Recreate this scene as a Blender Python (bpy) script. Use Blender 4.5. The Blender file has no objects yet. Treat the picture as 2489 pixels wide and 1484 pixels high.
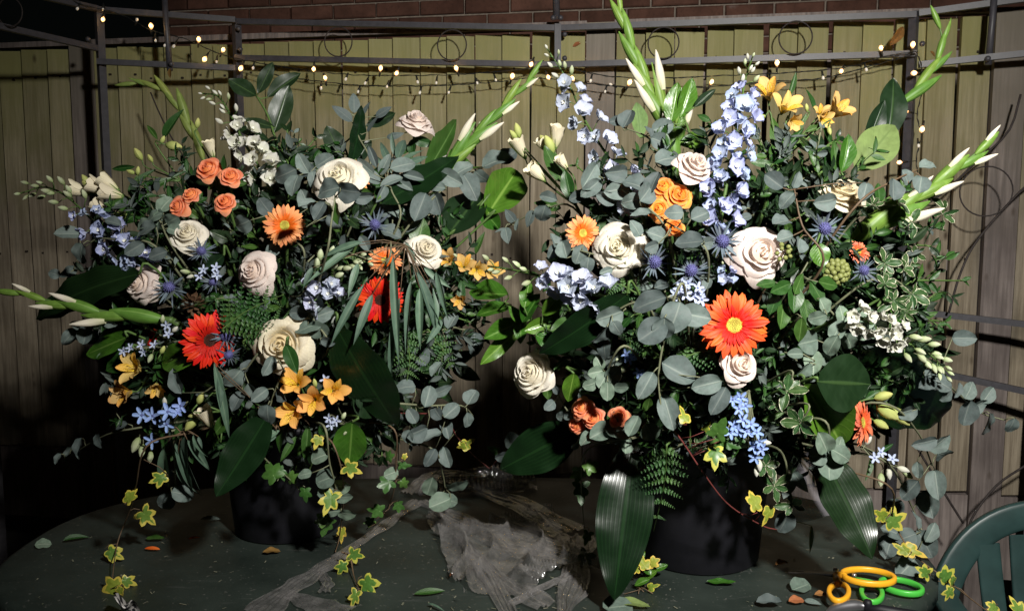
import bpy, math, random
import numpy as np
from mathutils import Vector, Matrix, Quaternion

random.seed(7)
rnd = random.random
def ru(a, b): return a + (b - a) * random.random()
SC = bpy.context.scene
COL = SC.collection

# ---------------------------------------------------------------- camera, sky, lamp, exposure
PITCH = math.radians(6.0)
FPX, CX, CY = 2090.0, 1244.0, 742.0
CAM = Vector((0.0, 0.0, 1.40))
Rv = Vector((1, 0, 0))
Fv = Vector((0, math.cos(PITCH), -math.sin(PITCH)))
Uv = Vector((0, math.sin(PITCH), math.cos(PITCH)))
Bv = -Fv
cam_data = bpy.data.cameras.new('camera')
cam_data.sensor_width = 36.0
cam_data.lens = 36.0 * FPX / 2488.0
cam_data.clip_start = 0.02
cam_data.clip_end = 300.0
cam = bpy.data.objects.new('camera', cam_data)
cam.location = CAM
cam.rotation_euler = (math.pi / 2 - PITCH, 0, 0)
COL.objects.link(cam)
SC.camera = cam

world = bpy.data.worlds.new('World')
SC.world = world
world.use_nodes = True
wn = world.node_tree
for n in list(wn.nodes): wn.nodes.remove(n)
sky = wn.nodes.new('ShaderNodeTexSky')
sky.sky_type = 'NISHITA'
sky.sun_disc = False
sky.sun_elevation = math.radians(4)
sky.sun_rotation = math.radians(160)
bg = wn.nodes.new('ShaderNodeBackground')
bg.inputs['Strength'].default_value = 0.0005
wo = wn.nodes.new('ShaderNodeOutputWorld')
wn.links.new(sky.outputs[0], bg.inputs[0])
wn.links.new(bg.outputs[0], wo.inputs[0])

LAMP_POS = Vector((0.62, -0.12, 2.24))
LAMP_AIM = Vector((0.46, 1.9, 1.30))
ld = bpy.data.lights.new('floodlight_lamp', 'SPOT')
ld.energy = 385.0
ld.color = (1.0, 0.97, 0.91)
ld.shadow_soft_size = 0.065
ld.spot_size = math.radians(98)
ld.spot_blend = 1.0
lo = bpy.data.objects.new('lamp', ld)
lo.location = LAMP_POS
lo.rotation_euler = (LAMP_AIM - LAMP_POS).to_track_quat('-Z', 'Y').to_euler()
COL.objects.link(lo)

SC.view_settings.view_transform = 'Standard'
SC.view_settings.look = 'None'
SC.view_settings.exposure = 0.0
SC.view_settings.gamma = 1.0
try:
    SC.cycles.max_bounces = 6
    SC.cycles.transparent_max_bounces = 12
    SC.cycles.caustics_reflective = False
    SC.cycles.caustics_refractive = False
    SC.cycles.sample_clamp_indirect = 4.0
except Exception:
    pass

# ---------------------------------------------------------------- helpers
TABLE_Z = 0.72
def W(px, py, d):
    return CAM + d * (Fv + (px - CX) / FPX * Rv - (py - CY) / FPX * Uv)
def plane_d(py, z):
    """view depth at which the ray of image row py meets the level z"""
    k = math.sin(PITCH) + math.cos(PITCH) * (py - CY) / FPX
    return (CAM.z - z) / k if k > 1e-4 else 99.0
def table_d(py): return plane_d(py, TABLE_Z)
def T(px, py, h=0.0):
    return W(px, py, plane_d(py, TABLE_Z + h))
def mpp(d): return d / FPX          # metres per pixel at depth d
ARR = {'L': dict(c=(650, 720), r=(620, 600), d0=1.84, b=0.34, hub=Vector((-0.49, 1.82, 0.99))),
       'R': dict(c=(1800, 720), r=(620, 640), d0=1.70, b=0.33, hub=Vector((0.37, 1.68, 0.99)))}
def dep(a, x, y, off=0.0):
    A = ARR[a]
    q = ((x - A['c'][0]) / A['r'][0]) ** 2 + ((y - A['c'][1]) / A['r'][1]) ** 2
    d = A['d0'] - A['b'] * math.sqrt(max(0.0, 1 - q)) + off
    return min(d, table_d(y) - 0.02) if y > 900 else d
def cdir(ang, tilt=0.0):
    a, t = math.radians(ang), math.radians(tilt)
    return (math.cos(a) * Rv + math.sin(a) * Uv) * math.cos(t) + Bv * math.sin(t)
def cax(ax, ay):
    q = min(0.98, ax * ax + ay * ay)
    return (Bv * math.sqrt(1 - q) + ax * Rv + ay * Uv).normalized()
def frame(pos, y, z, sx, sy, sz):
    y = y.normalized()
    z = (z - z.dot(y) * y)
    if z.length < 1e-4: z = y.orthogonal()
    z.normalize()
    x = y.cross(z)
    M = Matrix.Identity(4)
    for i in range(3):
        M[i][0], M[i][1], M[i][2], M[i][3] = x[i] * sx, y[i] * sy, z[i] * sz, pos[i]
    return M
def frame_z(pos, z, s, spin=0.0):
    z = z.normalized()
    q = z.to_track_quat('Z', 'Y')
    return Matrix.Translation(pos) @ q.to_matrix().to_4x4() @ Matrix.Rotation(spin, 4, 'Z') @ Matrix.Scale(s, 4)

WM = {}
def thing(name, label, cat, pos, group=None):
    o = bpy.data.objects.new(name, None)
    o.empty_display_size = 0.02
    COL.objects.link(o)
    o.location = pos
    WM[o.name] = Matrix.Translation(pos)
    o['label'] = label; o['category'] = cat
    if group: o['group'] = group
    return o
def add(mesh, name, parent=None, M=None):
    M = M or Matrix.Identity(4)
    o = bpy.data.objects.new(name, mesh)
    COL.objects.link(o)
    if parent is not None:
        o.parent = parent
        o.matrix_basis = WM[parent.name].inverted() @ M
    else:
        o.matrix_basis = M
    WM[o.name] = M.copy()
    return o
def tag(o, label=None, cat=None, group=None, kind=None):
    if label: o['label'] = label
    if cat: o['category'] = cat
    if group: o['group'] = group
    if kind: o['kind'] = kind
    return o

class MB:
    def __init__(s): s.v, s.f, s.uv, s.mi = [], [], [], []
    def surf(s, fn, nu, nv, mi=0, M=None, closed=False):
        b = len(s.v)
        for j in range(nv + 1):
            for i in range(nu + 1):
                p = Vector(fn(i / nu, j / nv))
                s.v.append(M @ p if M else p)
        for j in range(nv):
            for i in range(nu):
                a = b + j * (nu + 1) + i
                s.f.append((a, a + 1, a + nu + 2, a + nu + 1))
                s.uv += [(i / nu, j / nv), ((i + 1) / nu, j / nv), ((i + 1) / nu, (j + 1) / nv), (i / nu, (j + 1) / nv)]
                s.mi.append(mi)
        return s
    def tube(s, pts, r, n=6, mi=0, cap=True, closed=False):
        pts = [Vector(p) for p in pts]
        m = len(pts)
        rs = r if isinstance(r, (list, tuple)) else [r] * m
        b = len(s.v)
        up = None
        for k, p in enumerate(pts):
            if closed: t = pts[(k + 1) % m] - pts[k - 1]
            else: t = pts[min(k + 1, m - 1)] - pts[max(k - 1, 0)]
            if t.length < 1e-9: t = Vector((0, 0, 1))
            t.normalize()
            if up is None: up = t.orthogonal().normalized()
            else:
                up = up - up.dot(t) * t
                up = up.normalized() if up.length > 1e-6 else t.orthogonal().normalized()
            w = t.cross(up)
            for i in range(n):
                a = 2 * math.pi * i / n
                s.v.append(p + (up * math.cos(a) + w * math.sin(a)) * rs[k])
        for k in range(m if closed else m - 1):
            for i in range(n):
                i2, k2 = (i + 1) % n, (k + 1) % m
                s.f.append((b + k * n + i, b + k * n + i2, b + k2 * n + i2, b + k2 * n + i))
                v0, v1 = k / max(1, m - 1), (k + 1) / max(1, m - 1)
                s.uv += [(i / n, v0), ((i + 1) / n, v0), ((i + 1) / n, v1), (i / n, v1)]
                s.mi.append(mi)
        if cap and not closed:
            for k, fl in ((0, True), (m - 1, False)):
                idx = [b + k * n + i for i in range(n)]
                s.f.append(tuple(reversed(idx)) if fl else tuple(idx))
                s.uv += [(0.5, float(k > 0))] * n
                s.mi.append(mi)
        return s
    def box(s, sx, sy, sz, M=None, mi=0, bev=0.0):
        b = len(s.v)
        hx, hy, hz = sx / 2, sy / 2, sz / 2
        if bev <= 0:
            P = [(x * hx, y * hy, z * hz) for z in (-1, 1) for y in (-1, 1) for x in (-1, 1)]
            F = [(0, 2, 3, 1), (4, 5, 7, 6), (0, 1, 5, 4), (2, 6, 7, 3), (0, 4, 6, 2), (1, 3, 7, 5)]
        else:      # front (-Y) face chamfered
            P = [(x * hx, hy, z * hz) for z in (-1, 1) for x in (-1, 1)]
            P += [(x * hx, -hy + bev, z * hz) for z in (-1, 1) for x in (-1, 1)]
            P += [(x * (hx - bev), -hy, z * (hz - bev)) for z in (-1, 1) for x in (-1, 1)]
            F = [(0, 2, 3, 1), (0, 1, 5, 4), (1, 3, 7, 5), (3, 2, 6, 7), (2, 0, 4, 6),
                 (4, 5, 9, 8), (5, 7, 11, 9), (7, 6, 10, 11), (6, 4, 8, 10), (8, 9, 11, 10)]
        for p in P:
            p = Vector(p); s.v.append(M @ p if M else p)
        for f in F:
            s.f.append(tuple(b + i for i in f)); s.mi.append(mi)
            s.uv += [(0, 0), (1, 0), (1, 1), (0, 1)]
        return s
    def sphere(s, c, r, nu=8, nv=6, mi=0, sc=(1, 1, 1), M=None):
        def fn(u, v):
            a, b = 2 * math.pi * u, math.pi * (v - 0.5)
            return (c[0] + r * sc[0] * math.cos(a) * math.cos(b), c[1] + r * sc[1] * math.sin(a) * math.cos(b), c[2] + r * sc[2] * math.sin(b))
        return s.surf(fn, nu, nv, mi, M)
    def lathe(s, prof, n=32, mi=0, M=None):
        m = len(prof) - 1
        def fn(u, v):
            k = v * m; i = min(int(k), m - 1); t = k - i
            r = prof[i][0] * (1 - t) + prof[i + 1][0] * t; z = prof[i][1] * (1 - t) + prof[i + 1][1] * t
            a = 2 * math.pi * u
            return (r * math.cos(a), r * math.sin(a), z)
        return s.surf(fn, n, m, mi, M)
    def poly(s, pts, mi=0, uvs=None):
        b = len(s.v)
        s.v += [Vector(p) for p in pts]
        s.f.append(tuple(range(b, b + len(pts)))); s.mi.append(mi)
        s.uv += uvs or [(0.5, 0.5)] * len(pts)
        return s
    def mesh(s, name, mats, smooth=True):
        me = bpy.data.meshes.new(name)
        me.from_pydata([tuple(p) for p in s.v], [], s.f)
        uvl = me.uv_layers.new(name='UVMap')
        uvl.data.foreach_set('uv', np.array(s.uv, dtype=np.float32).ravel())
        for m in (mats if isinstance(mats, (list, tuple)) else [mats]): me.materials.append(m)
        me.polygons.foreach_set('material_index', s.mi)
        me.polygons.foreach_set('use_smooth', [smooth] * len(s.f))
        me.update()
        return me

def catmull(pts, n):
    P = [Vector(p) for p in pts]
    if len(P) == 2: return [P[0].lerp(P[1], i / n) for i in range(n + 1)]
    P = [2 * P[0] - P[1]] + P + [2 * P[-1] - P[-2]]
    out, seg = [], len(P) - 3
    for i in range(n + 1):
        t = i / n * seg; k = min(int(t), seg - 1); t -= k
        a, b, c, d = P[k:k + 4]
        out.append(0.5 * ((2 * b) + (c - a) * t + (2 * a - 5 * b + 4 * c - d) * t * t + (3 * b - a - 3 * c + d) * t ** 3))
    return out

# ---------------------------------------------------------------- materials
def newmat(name):
    m = bpy.data.materials.new(name); m.use_nodes = True
    nt = m.node_tree
    return m, nt, nt.nodes['Principled BSDF']
def N(nt, t, **kw):
    n = nt.nodes.new(t)
    for k, v in kw.items(): setattr(n, k, v)
    return n
def L(nt, a, b): nt.links.new(a, b)
def math_n(nt, op, a, b=None, c=None, clamp=False):
    n = N(nt, 'ShaderNodeMath', operation=op, use_clamp=clamp)
    for i, x in enumerate((a, b, c)):
        if x is None: continue
        if isinstance(x, (int, float)): n.inputs[i].default_value = x
        else: L(nt, x, n.inputs[i])
    return n.outputs[0]
def mixc(nt, fac, a, b, blend='MIX'):
    n = N(nt, 'ShaderNodeMix', data_type='RGBA', blend_type=blend)
    for sk, x in ((n.inputs[0], fac), (n.inputs[6], a), (n.inputs[7], b)):
        if isinstance(x, (int, float)): sk.default_value = x
        elif isinstance(x, (tuple, list)): sk.default_value = (*x, 1.0) if len(x) == 3 else x
        else: L(nt, x, sk)
    return n.outputs[2]
def maprange(nt, x, a, b, c=0.0, d=1.0):
    n = N(nt, 'ShaderNodeMapRange')
    L(nt, x, n.inputs[0])
    for i, v in enumerate((a, b, c, d)): n.inputs[i + 1].default_value = v
    return n.outputs[0]
def noise(nt, vec, scale, detail=3.0, rough=0.55):
    n = N(nt, 'ShaderNodeTexNoise')
    n.inputs['Scale'].default_value = scale; n.inputs['Detail'].default_value = detail; n.inputs['Roughness'].default_value = rough
    if vec is not None: L(nt, vec, n.inputs['Vector'])
    return n.outputs['Fac']
def bump(nt, bs, h, strength, dist=0.001):
    n = N(nt, 'ShaderNodeBump'); n.inputs['Strength'].default_value = strength; n.inputs['Distance'].default_value = dist
    L(nt, h, n.inputs['Height']); L(nt, n.outputs[0], bs.inputs['Normal'])
def uvsep(nt):
    u = N(nt, 'ShaderNodeUVMap', uv_map='UVMap'); s = N(nt, 'ShaderNodeSeparateXYZ'); L(nt, u.outputs[0], s.inputs[0])
    return u.outputs[0], s.outputs[0], s.outputs[1]
def add_translucent(nt, bs, colsock, amt):
    out = nt.nodes['Material Output']
    tr = N(nt, 'ShaderNodeBsdfTranslucent'); mx = N(nt, 'ShaderNodeMixShader'); mx.inputs[0].default_value = amt
    L(nt, colsock, tr.inputs[0]); L(nt, bs.outputs[0], mx.inputs[1]); L(nt, tr.outputs[0], mx.inputs[2]); L(nt, mx.outputs[0], out.inputs[0])

def mat_leaf(name, top, under=None, vein=None, side=0.35, edge=None, edge_at=0.72, rough=0.45, spec=0.4, var=0.28, spots=None, tr=0.1, hue=0.02, parallel=0, bloom=None):
    m, nt, bs = newmat(name)
    uv, u, v = uvsep(nt)
    t = math_n(nt, 'ABSOLUTE', math_n(nt, 'MULTIPLY_ADD', u, 2.0, -1.0))
    oi = N(nt, 'ShaderNodeObjectInfo')
    tc = N(nt, 'ShaderNodeTexCoord')
    nz = noise(nt, tc.outputs['Object'], 6.0, 4.0)
    col = mixc(nt, maprange(nt, nz, 0.3, 0.7), tuple(c * 0.78 for c in top), tuple(min(1, c * 1.2) for c in top))
    if under: 
        g = N(nt, 'ShaderNodeNewGeometry')
        col = mixc(nt, g.outputs['Backfacing'], col, under)
    if vein:
        mid = maprange(nt, t, 0.03, 0.09, 1.0, 0.0)
        if parallel:
            fr = math_n(nt, 'FRACT', math_n(nt, 'MULTIPLY', u, float(parallel)))
            sv = math_n(nt, 'MULTIPLY', maprange(nt, math_n(nt, 'ABSOLUTE', math_n(nt, 'SUBTRACT', fr, 0.5)), 0.0, 0.22, 1.0, 0.0), side)
        else:
            fr = math_n(nt, 'FRACT', math_n(nt, 'ADD', math_n(nt, 'MULTIPLY', v, 8.0), math_n(nt, 'MULTIPLY', t, -2.6)))
            sv = math_n(nt, 'MULTIPLY', maprange(nt, math_n(nt, 'ABSOLUTE', math_n(nt, 'SUBTRACT', fr, 0.5)), 0.0, 0.1, 1.0, 0.0), side)
        vm = math_n(nt, 'MAXIMUM', mid, sv)
        col = mixc(nt, math_n(nt, 'MULTIPLY', vm, 0.75), col, vein)
        bump(nt, bs, vm, 0.10 if parallel else 0.35, 0.0012)
    if edge:
        vv = math_n(nt, 'ABSOLUTE', math_n(nt, 'MULTIPLY_ADD', v, 2.0, -1.0))
        e = math_n(nt, 'MAXIMUM', t, math_n(nt, 'POWER', vv, 3.0))
        cb2 = N(nt, 'ShaderNodeVectorMath', operation='ADD'); L(nt, tc.outputs['Object'], cb2.inputs[0]); L(nt, oi.outputs['Location'], cb2.inputs[1])
        nz2 = noise(nt, cb2.outputs[0], 3.2, 4.0)
        e = math_n(nt, 'ADD', e, math_n(nt, 'MULTIPLY_ADD', nz2, 1.1, -0.55))
        col = mixc(nt, maprange(nt, e, edge_at, edge_at + 0.06), col, edge)
    if bloom:
        bl_ = noise(nt, tc.outputs['Object'], 2.2, 5.0, 0.65)
        col = mixc(nt, maprange(nt, bl_, 0.42, 0.70, 0.0, 0.45), col, bloom)
    if spots:
        sp = noise(nt, tc.outputs['Object'], 22.0, 1.0)
        col = mixc(nt, maprange(nt, sp, 0.72, 0.78, 0.0, 0.8), col, spots)
    hs = N(nt, 'ShaderNodeHueSaturation')
    L(nt, maprange(nt, oi.outputs['Random'], 0, 1, 0.5 - hue, 0.5 + hue), hs.inputs['Hue'])
    L(nt, maprange(nt, oi.outputs['Random'], 0, 1, 1 + var, 1 - var), hs.inputs['Value'])
    L(nt, col, hs.inputs['Color'])
    L(nt, hs.outputs[0], bs.inputs['Base Color'])
    L(nt, maprange(nt, nz, 0.25, 0.75, rough * 0.8, min(1, rough * 1.25)), bs.inputs['Roughness'])
    bs.inputs['Specular IOR Level'].default_value = spec
    if tr: add_translucent(nt, bs, hs.outputs[0], tr)
    return m

def mat_petal(name, base, tip, a=0.2, b=0.85, streak=None, streak_n=14, streak_amt=0.25, rough=0.6, tr=0.18, var=0.1, hue=0.008, dash=None, edge=None):
    m, nt, bs = newmat(name)
    uv, u, v = uvsep(nt)
    tc = N(nt, 'ShaderNodeTexCoord'); oi = N(nt, 'ShaderNodeObjectInfo')
    nz = noise(nt, tc.outputs['Object'], 5.0, 4.0)
    vv = math_n(nt, 'ADD', v, math_n(nt, 'MULTIPLY_ADD', nz, 0.3, -0.15))
    col = mixc(nt, maprange(nt, vv, a, b), base, tip)
    if edge:
        t = math_n(nt, 'ABSOLUTE', math_n(nt, 'MULTIPLY_ADD', u, 2.0, -1.0))
        e = math_n(nt, 'MAXIMUM', math_n(nt, 'POWER', t, 2.0), v)
        col = mixc(nt, maprange(nt, math_n(nt, 'ADD', e, math_n(nt, 'MULTIPLY_ADD', nz, 0.4, -0.2)), 0.82, 1.05, 0, 0.8), col, edge)
    fr = math_n(nt, 'FRACT', math_n(nt, 'ADD', math_n(nt, 'MULTIPLY', u, float(streak_n)), math_n(nt, 'MULTIPLY', nz, 0.8)))
    st = maprange(nt, math_n(nt, 'ABSOLUTE', math_n(nt, 'SUBTRACT', fr, 0.5)), 0.0, 0.25, 1.0, 0.0)
    if streak: col = mixc(nt, math_n(nt, 'MULTIPLY', st, streak_amt), col, streak)
    if dash:       # short dark strokes in two rows up the petal
        f1 = math_n(nt, 'FRACT', math_n(nt, 'MULTIPLY', u, 7.0))
        f2 = math_n(nt, 'FRACT', math_n(nt, 'MULTIPLY_ADD', v, 5.0, math_n(nt, 'MULTIPLY', u, 2.3)))
        d1 = math_n(nt, 'LESS_THAN', math_n(nt, 'ABSOLUTE', math_n(nt, 'SUBTRACT', f1, 0.5)), 0.13)
        d2 = math_n(nt, 'LESS_THAN', math_n(nt, 'ABSOLUTE', math_n(nt, 'SUBTRACT', f2, 0.5)), 0.33)
        d3 = math_n(nt, 'LESS_THAN', math_n(nt, 'ABSOLUTE', math_n(nt, 'SUBTRACT', v, 0.5)), 0.27)
        col = mixc(nt, math_n(nt, 'MULTIPLY', math_n(nt, 'MULTIPLY', d1, d2), math_n(nt, 'MULTIPLY', d3, 0.9)), col, dash)
    hs = N(nt, 'ShaderNodeHueSaturation')
    L(nt, maprange(nt, oi.outputs['Random'], 0, 1, 0.5 - hue, 0.5 + hue), hs.inputs['Hue'])
    L(nt, maprange(nt, oi.outputs['Random'], 0, 1, 1 - var, 1 + var * 0.6), hs.inputs['Value'])
    L(nt, col, hs.inputs['Color'])
    L(nt, hs.outputs[0], bs.inputs['Base Color'])
    bs.inputs['Roughness'].default_value = rough
    bs.inputs['Specular IOR Level'].default_value = 0.25
    bump(nt, bs, math_n(nt, 'ADD', st, nz), 0.25, 0.0008)
    if tr: add_translucent(nt, bs, hs.outputs[0], tr)
    return m

def mat_plain(name, col, rough=0.6, spec=0.4, metal=0.0, nscale=30.0, namt=0.25, col2=None, bmp=0.1, bdist=0.001, emis=None, estr=0.0):
    m, nt, bs = newmat(name)
    tc = N(nt, 'ShaderNodeTexCoord')
    nz = noise(nt, tc.outputs['Object'], nscale, 5.0)
    c2 = col2 or tuple(c * (1 - namt) for c in col)
    c = mixc(nt, maprange(nt, nz, 0.3, 0.7), c2, tuple(min(1, x * (1 + namt * 0.4)) for x in col))
    L(nt, c, bs.inputs['Base Color'])
    bs.inputs['Roughness'].default_value = rough
    bs.inputs['Specular IOR Level'].default_value = spec
    bs.inputs['Metallic'].default_value = metal
    if bmp: bump(nt, bs, nz, bmp, bdist)
    if emis:
        bs.inputs['Emission Color'].default_value = (*emis, 1); bs.inputs['Emission Strength'].default_value = estr
    return m

# ---------------------------------------------------------------- setting: ground
def mat_ground():
    m, nt, bs = newmat('patio_ground')
    tc = N(nt, 'ShaderNodeTexCoord')
    n1 = noise(nt, tc.outputs['Object'], 2.5, 6.0); n2 = noise(nt, tc.outputs['Object'], 60.0, 4.0)
    c = mixc(nt, maprange(nt, n1, 0.3, 0.7), (0.035, 0.033, 0.03), (0.075, 0.07, 0.062))
    c = mixc(nt, maprange(nt, n2, 0.45, 0.7, 0, 0.5), c, (0.03, 0.035, 0.02))
    L(nt, c, bs.inputs['Base Color']); bs.inputs['Roughness'].default_value = 0.9
    bump(nt, bs, n2, 0.5, 0.004)
    return m
g = MB().surf(lambda u, v: ((u - .5) * 120, (v - .3) * 120, 0), 12, 12).mesh('ground', mat_ground())
tag(add(g, 'ground'), 'dark paved ground under the table', kind='structure')

# ---------------------------------------------------------------- fence
def mat_board(name, low, high, dark, algae):
    m, nt, bs = newmat(name)
    tc = N(nt, 'ShaderNodeTexCoord'); oi = N(nt, 'ShaderNodeObjectInfo')
    sp = N(nt, 'ShaderNodeSeparateXYZ'); L(nt, tc.outputs['Object'], sp.inputs[0])
    off = N(nt, 'ShaderNodeVectorMath', operation='ADD')
    cb = N(nt, 'ShaderNodeCombineXYZ'); L(nt, math_n(nt, 'MULTIPLY', oi.outputs['Random'], 37.0), cb.inputs[0]); L(nt, math_n(nt, 'MULTIPLY', oi.outputs['Random'], 91.0), cb.inputs[2])
    L(nt, tc.outputs['Object'], off.inputs[0]); L(nt, cb.outputs[0], off.inputs[1])
    mp = N(nt, 'ShaderNodeMapping'); mp.inputs['Scale'].default_value = (42, 42, 2.2); L(nt, off.outputs[0], mp.inputs[0])
    gr = noise(nt, mp.outputs[0], 2.0, 6.0, 0.65)
    bl = noise(nt, off.outputs[0], 3.5, 4.0)
    vk = N(nt, 'ShaderNodeTexVoronoi'); vk.inputs['Scale'].default_value = 6.5
    mk = N(nt, 'ShaderNodeMapping'); mk.inputs['Scale'].default_value = (1.6, 1.6, 0.75); L(nt, off.outputs[0], mk.inputs[0]); L(nt, mk.outputs[0], vk.inputs['Vector'])
    c = mixc(nt, maprange(nt, gr, 0.36, 0.66), low, high)
    c = mixc(nt, maprange(nt, bl, 0.48, 0.70, 0, 0.7), c, dark)
    mw = N(nt, 'ShaderNodeMapping'); mw.inputs['Scale'].default_value = (9, 9, 0.7); L(nt, off.outputs[0], mw.inputs[0])
    ws_ = noise(nt, mw.outputs[0], 1.6, 4.0, .6)
    c = mixc(nt, maprange(nt, ws_, 0.55, 0.72, 0, 0.5), c, tuple(x * .45 + .05 for x in dark))
    c = mixc(nt, maprange(nt, ws_, 0.30, 0.42, 0.35, 0.0), c, tuple(min(1, x * 1.25) for x in high))
    al = math_n(nt, 'MULTIPLY', maprange(nt, math_n(nt, 'ADD', sp.outputs[2], math_n(nt, 'MULTIPLY_ADD', bl, 0.7, -0.35)), 1.40, 2.05), 0.80)
    c = mixc(nt, al, c, algae)
    c = mixc(nt, maprange(nt, vk.outputs['Distance'], 0.03, 0.11, 0.85, 0.0), c, (0.045, 0.028, 0.016))
    hs = N(nt, 'ShaderNodeHueSaturation'); L(nt, maprange(nt, oi.outputs['Random'], 0, 1, 0.86, 1.12), hs.inputs['Value']); L(nt, c, hs.inputs['Color'])
    L(nt, hs.outputs[0], bs.inputs['Base Color']); bs.inputs['Roughness'].default_value = 0.85; bs.inputs['Specular IOR Level'].default_value = 0.2
    bump(nt, bs, math_n(nt, 'ADD', gr, bl), 0.45, 0.0025)
    return m
M_BOARD = mat_board('fence_board', (0.19, 0.155, 0.11), (0.36, 0.305, 0.225), (0.10, 0.082, 0.055), (0.265, 0.26, 0.095))
M_POST = mat_board('fence_post', (0.15, 0.125, 0.115), (0.29, 0.245, 0.225), (0.10, 0.08, 0.075), (0.19, 0.17, 0.13))
FO = Vector((0.0, 3.13, 0)); FD = Vector((1, -0.17, 0)).normalized(); FNv = Vector((-0.17, -1, 0)).normalized()
FM = Matrix.Identity(4)
for i in range(3):
    FM[i][0], FM[i][1], FM[i][2], FM[i][3] = FD[i], -FNv[i], (0, 0, 1)[i], FO[i]
# local fence frame: x along, y away from the camera, z up
FTOP = 2.035
fence = thing('timber_fence', 'weathered close-board timber fence running behind the flowers', 'fence', FM @ Vector((0, 0, 0)))
posts_s = [-3.62, -1.675, 0.315, 1.63, 3.55]
def board_mesh(seed):
    rr = random.Random(seed)
    mb = MB()
    z0, z1, w = 0.46, FTOP, rr.uniform(.0945, .0972)
    tw = rr.uniform(-.0025, .0025)
    P = []
    for z, k in ((z0, 0), (0.9, tw), (1.4, -tw), (z1, tw)):
        P += [(-w / 2 + k, -0.024, z), (w / 2 + k, -0.006, z), (w / 2 + k, 0.0, z), (-w / 2 + k, 0.0, z)]
    mb.v = [Vector(p) for p in P]
    for k in range(3):
        for a, b in ((0, 1), (1, 2), (2, 3), (3, 0)):
            mb.f.append((k * 4 + a, k * 4 + b, k * 4 + 4 + b, k * 4 + 4 + a)); mb.mi.append(0); mb.uv += [(0, 0)] * 4
    mb.f += [(3, 2, 1, 0), (12, 13, 14, 15)]; mb.mi += [0, 0]; mb.uv += [(0, 0)] * 8
    return mb.mesh('board', M_BOARD, smooth=False)
BMESH = [board_mesh(k) for k in range(6)]
NAIL = MB().box(.007, .008, .007).mesh('nail', mat_plain('rusty_nail', (.03, .022, .018), .8, .2, bmp=0), False)
for k in range(len(posts_s) - 1):
    a, b = posts_s[k] + 0.05, posts_s[k + 1] - 0.05
    n = max(1, round((b - a) / 0.1)); pit = (b - a) / n
    for i in range(n):
        s = a + (i + 0.5) * pit
        if s < -2.6 or s > 2.4: continue
        # thick edge of each board laps over the thin edge of its neighbour
        M = FM @ Matrix.Translation((s, -0.0 + ru(-.0015, .0015), ru(-.004, .003))) @ Matrix.Rotation(ru(-.004, .004), 4, 'Y') @ Matrix.Diagonal((pit / 0.1, 1, 1, 1))
        bo = add(BMESH[(i * 5 + k) % 6], 'board', fence, M)
        for zn in (1.925, 1.25): add(NAIL, 'nail', bo, FM @ Matrix.Translation((s + ru(-.02, .02), -.016, zn + ru(-.012, .012))))
    w = b - a
    gb = MB().box(w, 0.03, 0.29).mesh('gravel_board', M_POST, False)
    add(gb, 'gravel_board', fence, FM @ Matrix.Translation(((a + b) / 2, 0.002, 0.305)))
    cp = MB().box(w + 0.004, 0.05, 0.02).mesh('capping', M_POST, False)
    add(cp, 'capping', fence, FM @ Matrix.Translation(((a + b) / 2, -0.006, FTOP + 0.021)))
    for z in (0.6, 1.25, 1.9):
        rl = MB().box(w, 0.035, 0.07).mesh('rail', M_POST, False)
        add(rl, 'rail', fence, FM @ Matrix.Translation(((a + b) / 2, 0.020, z)))
pm = MB().box(0.098, 0.1, 2.07, Matrix.Translation((0, 0, 1.035))).mesh('post', M_POST, False)
for s in posts_s[0:5]:
    add(pm, 'post', fence, FM @ Matrix.Translation((s, 0.022, -0.01)))

# ---------------------------------------------------------------- brick house wall behind the fence
M_MORTAR = mat_plain('mortar', (0.36, 0.30, 0.245), 0.95, 0.1, nscale=40, namt=0.35, bmp=0.4, bdist=0.003)
def mat_brick():
    m, nt, bs = newmat('brick')
    tc = N(nt, 'ShaderNodeTexCoord'); oi = N(nt, 'ShaderNodeObjectInfo'); gm = N(nt, 'ShaderNodeNewGeometry')
    n1 = noise(nt, gm.outputs['Position'], 9.0, 5.0); n2 = noise(nt, gm.outputs['Position'], 70.0, 4.0); n3 = noise(nt, gm.outputs['Position'], 2.1, 5.0, 0.7)
    c = mixc(nt, maprange(nt, n1, 0.3, 0.7), (0.10, 0.05, 0.036), (0.19, 0.092, 0.066))
    c = mixc(nt, maprange(nt, n2, 0.5, 0.75, 0, 0.4), c, (0.05, 0.03, 0.025))
    c = mixc(nt, maprange(nt, n3, 0.68, 0.76, 0, 0.5), c, (0.42, 0.38, 0.35))      # lime bloom
    hs = N(nt, 'ShaderNodeHueSaturation'); L(nt, maprange(nt, oi.outputs['Random'], 0, 1, 0.75, 1.25), hs.inputs['Value']); L(nt, c, hs.inputs['Color'])
    L(nt, hs.outputs[0], bs.inputs['Base Color']); bs.inputs['Roughness'].default_value = 0.9; bs.inputs['Specular IOR Level'].default_value = 0.15
    bump(nt, bs, n2, 0.5, 0.003)
    return m
M_BRICK = mat_brick()
WMx = Matrix.Translation(Vector((0.17, 1.0, 0)).normalized() * 1.15) @ FM
wall = thing('brick_wall', 'dark red brick house wall above the fence', 'wall', WMx @ Vector((0, 0, 0)))
X0 = -2.0
wb = MB().box(8.5, 0.24, 5.0).mesh('wall_core', M_MORTAR, False)
add(wb, 'wall_core', wall, WMx @ Matrix.Translation((X0 + 4.25, 0.128, 2.5)))
def brick_mesh(w, seed):
    rr = random.Random(seed)
    return MB().box(w, 0.03, 0.065, bev=rr.uniform(.003, .006)).mesh('brick', M_BRICK, False)
BRK = [brick_mesh(0.215, k) for k in range(3)]; BRKH = brick_mesh(0.1025, 9)
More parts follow.
